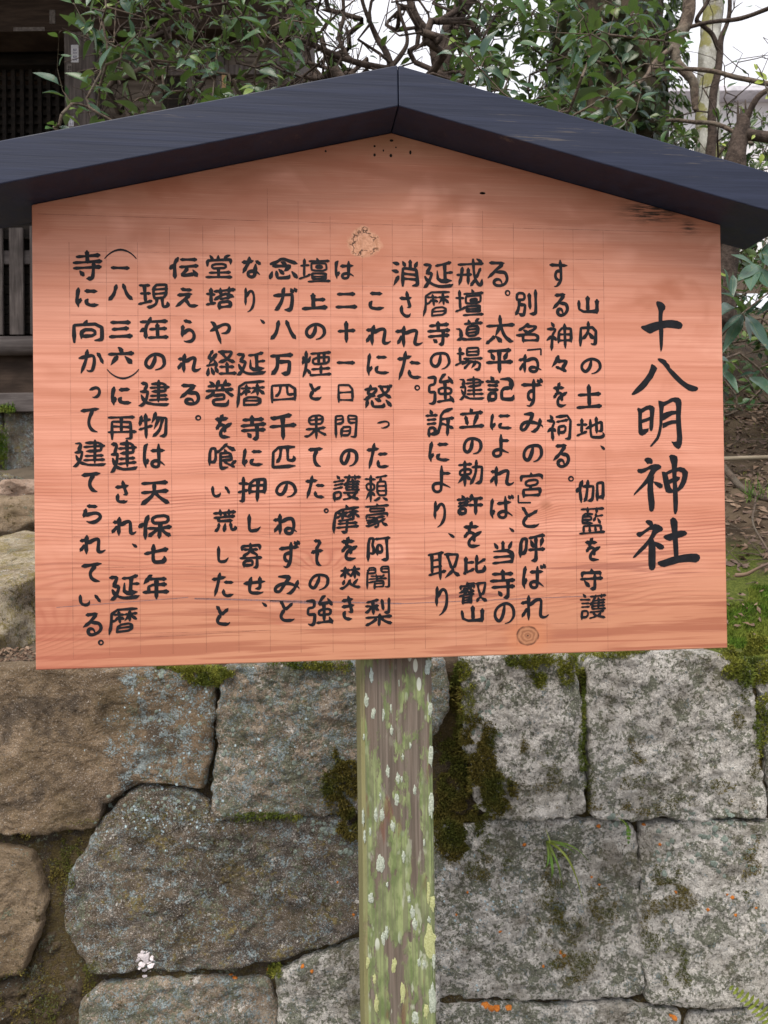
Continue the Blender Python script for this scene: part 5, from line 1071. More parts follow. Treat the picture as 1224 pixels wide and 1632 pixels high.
# ------------------------------------------------------------------ the shrine building at the left
BD = 6.0
bld = tag(empty('shrine_hall', at(200, 660, BD)), 'old wooden shrine hall with lattice doors coloured dark as in shade, seen behind the shrub at left', 'building')
def wp(px, py, d, out=0.0): return at(px, py, d + out)
def hz(px, d): return (at(px, 829, d) - CP).dot(R0)         # sideways metres
def vz(py, d): return CP.z + (829 - py) / 1344 * d          # height
def bx(mb, px0, px1, py0, py1, d0, d1):
    """box given by its outline at depth d0 and its own depth range"""
    a0, a1 = (px0 - 612) / 1344 * d0, (px1 - 612) / 1344 * d0; z0, z1 = vz(py1, d0), vz(py0, d0)
    c = CP + R0 * ((a0 + a1) / 2) + NH * ((d0 + d1) / 2); c = Vector((c.x, c.y, (z0 + z1) / 2))
    mb.box(c, R0 * (a1 - a0) / 2, NH * (d1 - d0) / 2, Vector((0, 0, (z1 - z0) / 2)))
def part(name, m, root, *a, bevel=.004):
    mb = MB(); bx(mb, *a); return mb.build(name, M[m], root, bevel=bevel)
part('head_beam', 'brown_wood', bld, -420, 470, -70, 38, BD - .06, BD + .2)
part('upper_wall', 'brown_wood', bld, -420, 470, -300, -72, BD + .1, BD + .3)
part('shading_eave', 'brown_wood', bld, -900, 395, -560, -500, BD - 2.0, BD + .3, bevel=0)  # out of view, extended forward to block skylight and darken the hall
part('shading_ceiling', 'brown_wood', bld, -420, 445, -110, -60, BD + .31, BD + 2.79, bevel=0)  # unseen, added to keep the hall's interior dark
col_ = part('pillar', 'old_wood', bld, 109, 158, 39, 524, BD - .05, BD + .20)
part('pillar', 'old_wood', bld, -330, -280, 39, 524, BD - .05, BD + .20)
part('side_wall', 'brown_wood', bld, 446, 468, -420, 524, BD + .305, BD + 3)
part('back_wall', 'shade_dark_wood', bld, -420, 445, -420, 524, BD + 2.8, BD + 3)
part('lintel', 'shade_dark_wood', bld, -279, 108, 74, 92, BD + .30, BD + .38)
part('transom_panel', 'shade_dark_wood', bld, -279, 108, 39, 73, BD + .32, BD + .36)
for k in range(7):                                          # lattice doors: uprights and rails of square bars
    x0 = -279 + k * 56
    f_ = part('door', 'shade_dark_wood', bld, x0, x0 + 54, 128, 524, BD + .42, BD + .44)
mb = MB()
y = 128
x = -275
while x < 106: bx(mb, x, x + 6.2, 96, 340, BD + .36, BD + .385); x += 14.2
o = mb.build('lattice_upright', M['shade_dark_wood'], bld); o['kind'] = 'stuff'
mb = MB(); y = 96
while y < 340: bx(mb, -279, 108, y, y + 6.0, BD + .3855, BD + .405); y += 14.2
o = mb.build('lattice_rail', M['shade_dark_wood'], bld); o['kind'] = 'stuff'
# boarded bay right of the pillar
for k in range(15):
    part('wall_plank', 'wall_wood', bld, 159, 466, -120 + k * 34 - (118 if k == 0 else 0), -120 + k * 34 + 33, BD + .10 + (k % 2) * .006, BD + .13)
for px in (305, 352, 440):
    part('wall_post', 'old_wood', bld, px, px + 13, 39, 524, BD + .06, BD + .104)
part('wall_rail', 'old_wood', bld, 159, 466, 96, 112, BD + .05, BD + .098)
part('window_board', 'shade_dark_wood', bld, 266, 302, 114, 205, BD + .075, BD + .098)
part('fresh_batten', 'pale_wood', bld, 361, 367, 106, 162, BD - .2, BD - .18)
# votive paper slips on the pillar
for (x0, x1, y0, y1, m) in ((120, 132, 61, 89, 'paper'), (113, 121, 91, 111, 'faded_paper'), (115, 123, 176, 192, 'paper'), (118, 123, 194, 204, 'paper')):
    p_ = part('paper_slip', m, bld, x0, x1, y0, y1, BD - .054, BD - .0508, bevel=0)
    if m == 'paper' and y0 == 61: p_['label'] = 'white votive paper slip with small blue characters'
    mb = MB()
    n_ = 4
    for i in range(n_):
        yy = y0 + (y1 - y0) * (.22 + .2 * i); xm = (x0 + x1) / 2; h_ = (y1 - y0) * .05
        for dx in (-2.2, 1.2): bx(mb, xm + dx, xm + dx + 1.6, yy, yy + h_ * 1.5, BD - .0546, BD - .0541)
        if i % 2 == 0: bx(mb, xm - 2.6, xm + 2.6, yy + h_ * 2, yy + h_ * 2.5, BD - .0546, BD - .0541)
    o = mb.build('slip_writing', mat_lichen('slip_ink', (.03, .03, .10), (.06, .05, .16)) if m == 'paper' else M['shade_dark_wood'], p_)
    o.matrix_parent_inverse = Matrix.Identity(4); o['kind'] = 'stuff'
for (x0, x1, y0, y1) in ((28, 78, 31.5, 37.5), (86, 95, 4, 26), (-5, 4, 27, 34)):
    p_ = part('paper_slip', 'faded_paper', bld, x0, x1, y0, y1, BD - .064, BD - .0602, bevel=0)
# skirt of upright slats with planks behind, log beam and foot boards
for k in range(24):
    x0 = -313 + 33 * k
    if x0 > 560: break
    part('slat', 'old_wood', bld, x0 + rr.uniform(-1, 1), x0 + 23, 352 + rr.uniform(-4, 4), 525, BD - .10, BD - .075)
part('skirt_backing', 'shade_dark_wood', bld, -420, 540, 346, 660, BD + .02, BD + .05)
part('skirt_rail', 'old_beam', bld, -420, 540, 390, 412, BD - .072, BD - .04)
part('skirt_rail', 'shade_dark_wood', bld, -420, 540, 350, 372, BD - .072, BD - .04)
for k in range(7):
    part('skirt_plank', 'shade_dark_wood', bld, -420, 540, 413 + k * 16, 428 + k * 16, BD - .03, BD - .01)
mb = MB(); a0, a1 = (-420 - 612) / 1344 * BD, (540 - 612) / 1344 * BD
zc = vz(541, BD - .2)
P = lambda a, d, z: Vector(((CP + R0 * a + NH * d).x, (CP + R0 * a + NH * d).y, z))
mb.tube([P(a0 + (a1 - a0) * i / 8, BD - .16, zc) for i in range(9)], .067, 16)
mb.build('log_sill', M['old_beam'], bld, True)
part('foot_board', 'brown_wood', bld, -420, 540, 556, 622, BD - .10, BD - .04)
part('foot_board', 'old_beam', bld, -420, 540, 618, 648, BD - .18, BD + .2)
# mossy foundation stones under it
rs = random.Random(31)
xx = -420
while xx < 560:
    w_ = rs.uniform(95, 150)
    if xx < 10 < xx + w_: w_ = 60 - xx
    stone([(xx + 3, 652 + rs.uniform(-3, 3)), (xx + w_ / 2, 648), (xx + w_ - 3, 653), (xx + w_ - 3, 720), (xx + w_ - 6, 790), (xx + w_ / 2, 800), (xx + 5, 790), (xx + 2, 720)], T['dark'], .0, int(xx) % 97, nth=90, nr=20, rnd=.05, parent=bld, name='foundation_stone', d0=BD - .12, depth=.4, lumps=2)
    xx += w_

# ------------------------------------------------------------------ rocks on the bank at left
def rock(name, c, sx, sy, sz, m, seed, label, cat='rock', tilt=0, group=None):
    bm = bmesh.new(); bmesh.ops.create_icosphere(bm, subdivisions=5, radius=1)
    for v in bm.verts:
        q = v.co.copy(); h = 1 + noise.noise(q * 1.1 + Vector((seed, 0, 0))) * .28 + noise.fractal(q * 3 + Vector((seed, 3, 0)), .9, 2.1, 4) * .085
        q = Vector((max(-.82, min(.82, q.x)), max(-.8, min(.8, q.y)), max(-.8, min(.78 if name != 'boulder' else .5, q.z)))) * h
        v.co = R0 * (q.x * sx) + NH * (q.y * sy) + Vector((0, 0, q.z * sz + q.y * tilt))
    me = bpy.data.meshes.new(name); bm.to_mesh(me); bm.free(); me.polygons.foreach_set('use_smooth', [True] * len(me.polygons))
    o = link(name, me, None, [m]); o.location = c
    return tag(o, label, cat, group)
rock('boulder', at(-10, 935, 2.75), .31, .46, .175, T['sunny'], 5, 'big flat boulder with sunlit-toned colour and yellow lichen left of the board', tilt=.10)
rock('rock', at(15, 822, 3.3), .20, .15, .095, T['dark'] if False else T['tan'], 8, 'brown mossy rock on top of the sunlit-toned boulder, left of the board')
rock('rock', at(32, 782, 3.4), .105, .09, .055, T['pink'], 15, 'small pinkish rock resting on the brown one, left of the board')
rock('rock', at(-60, 800, 3.8), .3, .2, .2, T['dark'], 21, 'dark rock at the left edge below the shrine hall')
rr2 = random.Random(8)

# ------------------------------------------------------------------ leaves and branching
def leaf_mesh(name, L, W, fold, curl, seed, m):
    r_ = random.Random(seed); n = 6; v = []; uv = []
    for i in range(n + 1):
        t = i / n; w_ = W * (math.sin(PI * min(t * 1.0, 1) ** .82) ** .9) * (1 - .25 * t) if 0 < t < 1 else .0004
        z = -curl * L * t * t + .02 * L * math.sin(t * 7 + seed); x = L * t
        for k in (-1, 0, 1):
            v.append((x, k * w_, z + abs(k) * fold * w_ + (r_.uniform(-.03, .03) * W if k else 0))); uv.append((.5 + .5 * k, t))
    f = []
    for i in range(n):
        for k in (0, 1): f.append((i * 3 + k, (i + 1) * 3 + k, (i + 1) * 3 + k + 1, i * 3 + k + 1))
    b = len(v)                                         # stalk
    v += [(0, .0006, 0), (0, -.0006, 0), (-.012, -.0006, .002), (-.012, .0006, .002)]; uv += [(.5, 0)] * 4; f.append((b, b + 1, b + 2, b + 3))
    me = mesh(name, v, f, True)
    ul = me.uv_layers.new(name='UVMap')
    for p in me.polygons:
        for li in p.loop_indices: ul.data[li].uv = uv[me.loops[li].vertex_index]
    me.materials.append(m)
    return me
def leafset(name, L, W, m, n=7, fold=.45, curl=.18):
    return [leaf_mesh('leaf', L * (.72 + .11 * i), W * (.8 + .08 * i), fold * (.5 + .14 * i), curl * (i - 1.5) * .5, i * 3 + 1, M[m]) for i in range(n)]
def frame(d, nrm):
    x = d.normalized(); y = nrm.cross(x)
    if y.length < 1e-3: y = x.orthogonal()
    y.normalize(); z = x.cross(y)
    return Matrix(((x.x, y.x, z.x), (x.y, y.y, z.y), (x.z, y.z, z.z))).to_4x4()
def topx(p):
    rel = p - CP; d = rel.dot(FW)
    return 612 + 1344 * rel.dot(RT) / d, 816 - 1344 * rel.dot(UP) / d, d
def seen(p):
    x, y, d = topx(p)
    if d < .3 or not (-20 < x < 1244 and -25 < y < 1632): return False
    roof = (230 - (x) * .196) if x < 627 else (107 + (x - 627) * .28)
    return y < roof + 8 or x < 60 or x > 1146
def grow(base, targets, seed, jit=.06, hang=0.0, stem=(), step=.07, pipe=.46, rt=.0011):
    """branches reach every target from the nearest part of what has grown so far"""
    r_ = random.Random(seed)
    Pn = [Vector(p) for p in ([base] + list(stem))]; par = [-1] + list(range(len(stem)))
    tg = sorted(targets, key=lambda t: (t - Vector(base)).length)
    paths = []
    arr = np.array([tuple(p) for p in Pn])
    if len(Pn) > 1: paths.append(list(range(len(Pn))))
    for t in tg:
        dv = np.linalg.norm(arr - np.array(tuple(t)), axis=1); hb = arr[:, 2]
        sc_ = dv + np.maximum(hb - t.z, 0) * .8
        i = int(sc_.argmin()); p0 = Pn[i]; L = (t - p0).length
        if L < 1e-3: continue
        n = max(2, int(L / step)); d0 = (p0 - Pn[par[i]]).normalized() if par[i] >= 0 else Vector((0, 0, 1))
        c1 = p0 + (d0 + Vector((r_.gauss(0, .3), r_.gauss(0, .3), r_.gauss(0, .3) + .1))) * L * .35
        c2 = t - Vector((r_.gauss(0, .2), r_.gauss(0, .2), .15 + r_.gauss(0, .2) - hang)) * L * .3
        ids = [i]; off = Vector((0, 0, 0))
        for k in range(1, n + 1):
            u = k / n; q = p0 * (1 - u) ** 3 + c1 * 3 * u * (1 - u) ** 2 + c2 * 3 * u * u * (1 - u) + t * u ** 3
            off = off * .7 + Vector((r_.gauss(0, 1), r_.gauss(0, 1), r_.gauss(0, 1))) * jit * step * (1 - u * .5)
            Pn.append(q + off); par.append(ids[-1]); ids.append(len(Pn) - 1)
        arr = np.array([tuple(p) for p in Pn]); paths.append(ids)
    cnt = [0] * len(Pn)
    for p in paths: cnt[p[-1]] += 1
    for i in range(len(Pn) - 1, 0, -1):
        cnt[par[i]] += cnt[i]
    rad = [rt * max(c, 1) ** pipe for c in cnt]
    return Pn, paths, rad
def branches(Pn, paths, rad, name, m, root, thick=None):
    mb = MB()
    for ids in paths:
        rs_ = [rad[i] for i in ids]
        if len(ids) > 2: rs_[0] = min(rs_[0], rs_[1] * 1.25)
        n = 9 if rs_[0] > .012 else (6 if rs_[0] > .004 else 4)
        mb.tube([Pn[i] for i in ids], rs_, n, cap=False)
    return mb.build(name, m, root, True)
def put_leaves(root, items, meshes, rng_, limit=300, stuff='foliage', minpx=9):
    """items: (position, direction, normal, scale). The ones that show largest become leaf objects, the rest one mesh"""
    sc = []
    for it in items:
        x, y, d = topx(it[0]); sc.append((it[3] / d if seen(it[0]) and d > 0 else 0, it))
    sc.sort(key=lambda q: -q[0])
    inv = Matrix.Translation(root.location).inverted()
    V = []; Fc = []; UV = []; n_ = 0
    for k, (s_, it) in enumerate(sc):
        p, d, nn, s = it; me = meshes[rng_.randrange(len(meshes))]
        mw = Matrix.Translation(p) @ frame(d, nn) @ Matrix.Scale(s, 4)
        if s_ > 0 and k < limit:
            o = bpy.data.objects.new('leaf', me); COL.objects.link(o); o.parent = root; o.matrix_parent_inverse = inv; o.matrix_basis = mw
        else:
            b = len(V); V += [tuple(mw @ v.co) for v in me.vertices]; ul = me.uv_layers[0].data
            for pl_ in me.polygons:
                Fc.append(tuple(i + b for i in pl_.vertices)); UV += [tuple(ul[li].uv) for li in pl_.loop_indices]
    if V:
        me = mesh(stuff, V, Fc, True); u = me.uv_layers.new(name='UVMap')
        u.data.foreach_set('uv', [c for q in UV for c in q])
        o = link(stuff, me, None, [meshes[0].materials[0]]); under(o, root); o['kind'] = 'stuff'
def leaf_items(Pn, paths, r_, per=5, size=(.7, 1.15), droop=.25, skip=lambda i: False, tail=.22):
    out = []
    for ids in paths:
        if len(ids) < 3: continue
        L = sum((Pn[a] - Pn[b]).length for a, b in zip(ids, ids[1:])); side = 1
        m = max(1, int(per * r_.uniform(.6, 1.3)))
        for k in range(m):
            back = (tail * (k / max(m, 1)) ** .9) * r_.uniform(.9, 1.1)
            u = max(1 - back / L, .2) if L > 0 else 1; f_ = u * (len(ids) - 1); i = min(int(f_), len(ids) - 2); fr = f_ - i
            p = Pn[ids[i]].lerp(Pn[ids[i + 1]], fr); ax = (Pn[ids[i + 1]] - Pn[ids[i]]).normalized()
            side = -side; sv = ax.cross(Vector((r_.gauss(0, .4), r_.gauss(0, .4), 1))).normalized() * side
            d = (ax * r_.uniform(.3, .9) + sv * r_.uniform(.5, 1.1) + Vector((r_.gauss(0, .25), r_.gauss(0, .25), r_.gauss(0, .25) - droop))).normalized()
            nn = Vector((r_.gauss(0, .6), r_.gauss(0, .6) - .5, .9)).normalized()
            out.append((p + d * .01, d, nn, r_.uniform(*size)))
    return out
def rtargets(r_, n, x0, x1, y0, y1, d0, d1, dens=None):
    out = []
    while len(out) < n:
        x, y, d = r_.uniform(x0, x1), r_.uniform(y0, y1), r_.uniform(d0, d1)
        if dens and r_.random() > dens(x, y): continue
        out.append(at(x, y, d))
    return out
def gpt(px, d):
    a = (px - 612) / 1344 * d; return tp(a, d)

LS = leafset('leaf', .064, .0158, 'leaf'); LSb = leafset('leaf', .066, .0175, 'leaf_blue'); LSd = leafset('leaf', .062, .0165, 'leaf_dark', 5)
# shrub 1: thin twigs and camellia-like leaves in front of the hall
r1 = random.Random(101)
sh = tag(empty('evergreen_shrub', gpt(330, 3.1)), 'tangled evergreen shrub in front of the shrine hall, above the left half of the roof', 'shrub')
tg = rtargets(r1, 260, 140, 500, -90, 260, 2.6, 3.4) + [at(104, 66, 2.7), at(95, 128, 2.75), at(98, 178, 2.7), at(88, 190, 2.7), at(108, 18, 2.8), at(130, 38, 2.8), at(112, 50, 2.8), at(128, 170, 2.8), at(150, 150, 2.7)]
Pn, paths, rad = grow(gpt(330, 3.1), tg, 1, jit=.5, stem=[gpt(330, 3.1) + Vector((0, 0, .35)), gpt(325, 3.08) + Vector((0, 0, .7)), gpt(340, 3.05) + Vector((0, 0, 1.0))])
branches(Pn, paths, rad, 'branches', M['twig'], sh)
put_leaves(sh, leaf_items(Pn, paths, r1, 4.6, (.5, 1.1)), LS + LSb[2:5], r1, 300)
tg = rtargets(r1, 330, 130, 560, -60, 240, 2.9, 3.6)
sh2 = tag(empty('bare_bush', gpt(400, 3.4)), 'bush of bare brown twigs tangled through the evergreen shrub at upper left', 'shrub')
Pn, paths, rad = grow(gpt(400, 3.4), tg, 2, jit=.8, stem=[gpt(400, 3.4) + Vector((0, 0, .5)), gpt(430, 3.4) + Vector((0, 0, .9))], pipe=.5, rt=.0013)
branches(Pn, paths, rad, 'branches', M['twig_dark'], sh2)
# shrub 2: bare twiggy tree against the white sky, above the ridge
r2 = random.Random(202)
t2 = tag(empty('twiggy_tree', gpt(630, 3.6)), 'twiggy small tree with bare crossing branches against the white sky above the ridge', 'tree')
tg = rtargets(r2, 520, 430, 820, -140, 150, 3.2, 4.1, lambda x, y: .35 + .65 * (noise.noise((x * .012, y * .012, 1)) > -.05))
Pn, paths, rad = grow(gpt(630, 3.6), tg, 3, jit=.8, step=.055, stem=[at(632, 420, 3.6), at(628, 250, 3.6), at(622, 100, 3.55)], pipe=.47, rt=.0016)
branches(Pn, paths, rad, 'branches', M['twig_dark'], t2)
it = [q for q in leaf_items(Pn, paths, r2, 2.5, (.6, 1.0)) if r2.random() < (.10 if 560 < topx(q[0])[0] < 690 else .3)]
put_leaves(t2, it, LSd, r2, 200)
def limb(root, name, pts, rads, m, seg=10, jit=.01, n=10, seed=0):
    """one smooth limb through (x, y, depth) points"""
    P_ = [at(*p) for p in pts]; Q = []; Rr_ = []
    for i in range(len(P_) - 1):
        a, b = P_[max(i - 1, 0)], P_[i]; c, d = P_[i + 1], P_[min(i + 2, len(P_) - 1)]
        for k in range(seg):
            u = k / seg; q = .5 * ((2 * b) + (c - a) * u + (2 * a - 5 * b + 4 * c - d) * u * u + (3 * b - a - 3 * c + d) * u ** 3)
            rr_ = rads[i] * (1 - u) + rads[i + 1] * u
            Q.append(q + Vector((noise.noise(q * 9 + Vector((seed, 0, 0))), noise.noise(q * 9 + Vector((0, seed, 5))), 0)) * jit); Rr_.append(rr_ * (1 + .12 * noise.noise(q * 14)))
    Q.append(P_[-1]); Rr_.append(rads[-1])
    mb = MB(); mb.tube(Q, Rr_, n); return mb.build(name, m, root, True)
for (nm, pts, rads) in [('limb', [(700,900,3.9),(708,400,3.9),(706,160,3.9),(712,60,3.9),(735,15,3.9),(790,-60,3.9)], [.06,.055,.045,.04,.035,.03]),
                        ('limb', [(706,160,3.9),(690,70,3.85),(660,20,3.8),(640,-60,3.8)], [.035,.022,.018,.014])]:
    t3 = tag(empty('small_tree', at(702, 850, 3.9)), 'dark small tree trunk that forks just right of the roof ridge', 'tree') if nm == 'limb' and pts[0][1] == 900 else t3
    limb(t3, 'trunk' if pts[0][1] == 900 else 'limb', pts, rads, M['twig_dark'])
limb(t2, 'limb', [(628,250,3.6),(625,110,3.6),(600,60,3.6),(585,20,3.55),(560,-60,3.5)], [.02,.016,.012,.009,.006], M['twig_dark'])
limb(t2, 'limb', [(622,110,3.6),(560,98,3.5),(500,72,3.4),(470,60,3.3)], [.014,.013,.011,.008], M['twig_dark'])
limb(t2, 'limb', [(560,98,3.5),(540,60,3.5),(548,20,3.5),(540,-40,3.5)], [.01,.009,.008,.006], M['twig_dark'])
limb(t2, 'limb', [(622,110,3.6),(650,70,3.6),(640,30,3.6),(625,-30,3.6)], [.012,.009,.007,.005], M['twig_dark'])
# shrub 3: leaves right of the ridge
r3 = random.Random(303)
s3 = tag(empty('evergreen_shrub', gpt(860, 3.0)), 'evergreen shrub with glossy bluish leaves above the right slope of the roof', 'shrub')
tg = rtargets(r3, 150, 715, 1060, -70, 330, 2.6, 3.5, lambda x, y: .3 + .7 * (y > (x - 700) * .15 - 40)) + [at(932, 40, 2.5), at(940, 20, 2.5), at(925, 55, 2.5), at(935, 75, 2.5), at(985, 108, 2.5), at(1000, 145, 2.5), at(1010, 50, 2.6), at(1040, 90, 2.6), at(950, 175, 2.5), at(1015, 170, 2.5), at(860, 70, 2.5)]
Pn, paths, rad = grow(gpt(860, 3.0), tg, 4, jit=.6, stem=[gpt(860, 3.0) + Vector((0, 0, .5)), gpt(870, 3.0) + Vector((0, 0, .9))])
branches(Pn, paths, rad, 'branches', M['twig'], s3)
li = leaf_items(Pn, paths, r3, 4.4, (.62, 1.15))
put_leaves(s3, li, LSb[:4] + LS[1:6] + LSb[3:], r3, 300)
# background shrub behind it, dark
r4 = random.Random(404)
s4 = tag(empty('dense_shrub', gpt(900, 4.3)), 'dense dark shrub in the shade between the small tree and the big ivy trunk', 'shrub')
tg = rtargets(r4, 430, 700, 930, -80, 420, 3.9, 4.7)
Pn, paths, rad = grow(gpt(800, 4.3), tg, 5, jit=.6, stem=[gpt(800, 4.3) + Vector((0, 0, .8))])
branches(Pn, paths, rad, 'branches', M['twig_dark'], s4)
put_leaves(s4, leaf_items(Pn, paths, r4, 6, (.8, 1.4), tail=.3), LSd, r4, 0)
s4b = tag(empty('dense_shrub', gpt(340, 4.6)), 'dark shrub with dense small leaves low in front of the hall boards', 'shrub')
tg = rtargets(r4, 230, 180, 600, -30, 420, 3.9, 4.8)
Pn, paths, rad = grow(gpt(380, 4.5), tg, 6, jit=.8, stem=[gpt(380, 4.5) + Vector((0, 0, .5))])
branches(Pn, paths, rad, 'branches', M['twig_dark'], s4b)
put_leaves(s4b, leaf_items(Pn, paths, r4, 2.6, (.6, 1.0), tail=.3), LSd, r4, 0)

# big dark trunk wrapped in ivy
bt = tag(empty('large_tree', gpt(975, 5.2)), 'large dark tree trunk covered in ivy, upper right behind the shrub', 'tree')
limb(bt, 'trunk', [(985,700,5.2),(975,400,5.2),(972,150,5.2),(968,0,5.2),(960,-300,5.2),(950,-700,5.2)], [.40,.36,.34,.33,.31,.28], M['trunk_dark'], 14, .05, 28)
limb(bt, 'limb', [(965,-120,5.2),(1040,-220,5.0),(1120,-380,4.8)], [.16,.11,.06], M['trunk_dark'])
r5 = random.Random(505); it = []
for _ in range(3600):
    y = r5.uniform(-300, 520); th_ = r5.uniform(-1.9, 1.9); xc = 971; rad_ = .345 + r5.uniform(0, .10)
    if noise.noise((th_ * 2, y * .012, 2)) < -.16: continue
    c = at(xc, y, 5.2); dv = (-NH * math.cos(th_) + R0 * math.sin(th_))
    it.append((c + dv * rad_, (Vector((r5.gauss(0, .5), r5.gauss(0, .5), -1)) + dv * .6).normalized(), (dv + Vector((0, 0, .5))).normalized(), r5.uniform(.7, 1.5)))
put_leaves(bt, it, leafset('leaf', .055, .022, 'leaf_ivy', 5), r5, 0, 'ivy')

# pale mottled trunk, winding branch and hanging limbs at the right
pt = tag(empty('pale_tree', gpt(1128, 4.6)), 'slender tree with pale mottled bark near the right edge', 'tree')
limb(pt, 'trunk', [(1124,700,4.6),(1126,400,4.6),(1128,240,4.6),(1128,140,4.6),(1134,40,4.6),(1136,-100,4.6),(1150,-500,4.6)], [.085,.072,.068,.060,.055,.052,.04], M['trunk_pale'], 12, .012, 18)
wt_ = tag(empty('winding_tree', at(1112, 760, 3.9)), 'brown tree with a winding limb that bends down in front of the sky at right', 'tree')
limb(wt_, 'limb', [(1100,-120,3.9),(1098,0,3.9),(1092,40,3.9),(1076,72,3.88),(1076,95,3.86),(1090,113,3.85),(1103,130,3.84),(1106,150,3.84),(1106,176,3.84)], [.030,.030,.030,.026,.022,.020,.019,.017,.013], M['twig'], 10, .01, 12)
limb(wt_, 'trunk', [(1130,700,4.0),(1132,300,4.0),(1135,190,4.0),(1146,95,4.0),(1150,60,4.0),(1162,20,4.0),(1170,-80,4.0)], [.028,.024,.020,.016,.013,.010,.008], M['twig_dark'], 8, .012, 10)
limb(wt_, 'limb', [(1146,80,4.0),(1135,55,3.98),(1120,40,3.95),(1110,30,3.92),(1128,0,3.9),(1150,-50,3.9)], [.012,.011,.011,.010,.009,.008], M['twig_dark'], 8, .01, 8)
limb(wt_, 'limb', [(1095,44,3.9),(1130,35,3.8),(1165,32,3.75),(1200,22,3.7),(1260,0,3.6)], [.009,.009,.010,.010,.011], M['twig_dark'], 8, .012, 8)
limb(wt_, 'limb', [(1040,108,3.9),(1080,110,3.7),(1130,114,3.6),(1180,124,3.5),(1260,142,3.4)], [.006,.008,.009,.010,.011], M['twig'], 8, .01, 8)
limb(wt_, 'limb', [(1065,192,3.9),(1110,194,3.7),(1150,200,3.6),(1200,230,3.5)], [.007,.009,.009,.008], M['twig'], 8, .01, 8)
limb(wt_, 'limb', [(1076,72,3.88),(1050,92,3.8),(1030,120,3.7),(1000,150,3.6),(960,200,3.5)], [.011,.010,.008,.007,.006], M['twig'], 8, .012, 8)
r6 = random.Random(606)
tg = [at(r6.uniform(1040, 1260), r6.uniform(-30, 230), r6.uniform(3.5, 4.4)) for _ in range(60)]
Pn, paths, rad = grow(at(1132, 300, 4.0), tg, 7, jit=.4, step=.055, stem=[at(1136, 180, 4.0), at(1147, 90, 4.0), at(1155, 40, 4.0)], pipe=.4, rt=.0012)
branches(Pn, paths, rad, 'twigs', M['twig_dark'], wt_)
put_leaves(wt_, [q for q in leaf_items(Pn, paths, r6, 2.5, (.6, 1.1)) if r6.random() < .33], LS, r6, 200)
# broken stump and young yellow leaves at the right edge
sp_ = tag(empty('broken_stump', at(1190, 420, 3.3)), 'dark broken stump with splintered top at the right edge above the roof end', 'stump')
limb(sp_, 'trunk', [(1150,520,3.3),(1165,300,3.3),(1176,235,3.3),(1182,205,3.3),(1184,190,3.3)], [.05,.042,.036,.030,.024], M['twig_dark'], 8, .02, 12)
for (x, y, r_, l_) in ((1176, 160, .006, 40), (1181, 168, .007, 34), (1188, 158, .005, 38), (1192, 172, .006, 28)):
    limb(sp_, 'splinter', [(x + 1, y + l_, 3.3), (x, y, 3.3)], [r_ * 1.6, .001], M['twig_dark'], 4, .004, 6)
limb(sp_, 'limb', [(1182,215,3.3),(1200,215,3.28),(1240,222,3.25)], [.026,.022,.02], M['twig_dark'], 6, .01, 10)
limb(sp_, 'limb', [(1186,196,3.3),(1196,175,3.28),(1212,152,3.26),(1240,135,3.24)], [.018,.013,.011,.010], M['twig_dark'], 6, .01, 8)
yl = tag(empty('young_shoot', at(1240, 420, 2.9)), 'young shoot with bright yellow green leaves against the sky at the right edge', 'plant')
limb(yl, 'stem', [(1245,420,2.9),(1238,230,2.9),(1218,130,2.9),(1206,102,2.9)], [.004,.003,.0025,.0015], M['twig'], 6, .004, 6)
LY = leafset('leaf', .066, .019, 'leaf_yellow', 4)
for (x, y, dx, dy, s_) in ((1222,128,-1,-.85,.85),(1217,129,-1,.35,.75),(1206,112,-.3,-1,.4),(1232,150,-.8,.5,.6),(1215,245,-.2,1,.5),(1203,215,-.6,.8,.35),(1157,233,-.8,-.5,.3)):
    o = bpy.data.objects.new('leaf', LY[r6.randrange(4)]); COL.objects.link(o); o.parent = yl; o.matrix_parent_inverse = Matrix.Translation(yl.location).inverted()
    o.matrix_basis = Matrix.Translation(at(x, y, 2.9)) @ frame(R0 * dx - Vector((0, 0, dy)) + Vector((0, 0, 0)), -NH + Vector((0, 0, .5))) @ Matrix.Scale(s_, 4)
# low leafy growth on the bank behind, right
r7 = random.Random(707)
for (nm, x0, x1, y0, y1, d0, d1, n, lab) in (
    ('hedge_shrub', 1040, 1420, 188, 420, 4.2, 5.4, 700, 'low bushy greenery behind the roof end at the right edge'),
    ('thicket', 1100, 1420, 330, 650, 3.2, 4.4, 420, 'thicket of small leaves and twigs behind the big leaved shrub at right'),
    ('hedge_shrub', 560, 960, 300, 520, 4.8, 6.0, 120, 'low greenery on the bank hidden behind the board')):
    sH = tag(empty(nm, gpt((x0 + x1) / 2, (d0 + d1) / 2)), lab, 'shrub')
    Pn, paths, rad = grow(gpt((x0 + x1) / 2, (d0 + d1) / 2), rtargets(r7, n, x0, x1, y0, y1, d0, d1), 8 + x0, jit=.8)
    branches(Pn, paths, rad, 'branches', M['twig'], sH)
    put_leaves(sH, leaf_items(Pn, paths, r7, 5.5, (.55, 1.05), tail=.3), LSd if nm != 'thicket' else LSd[:2] + LS[:3], r7, 0 if nm != 'thicket' else 120)
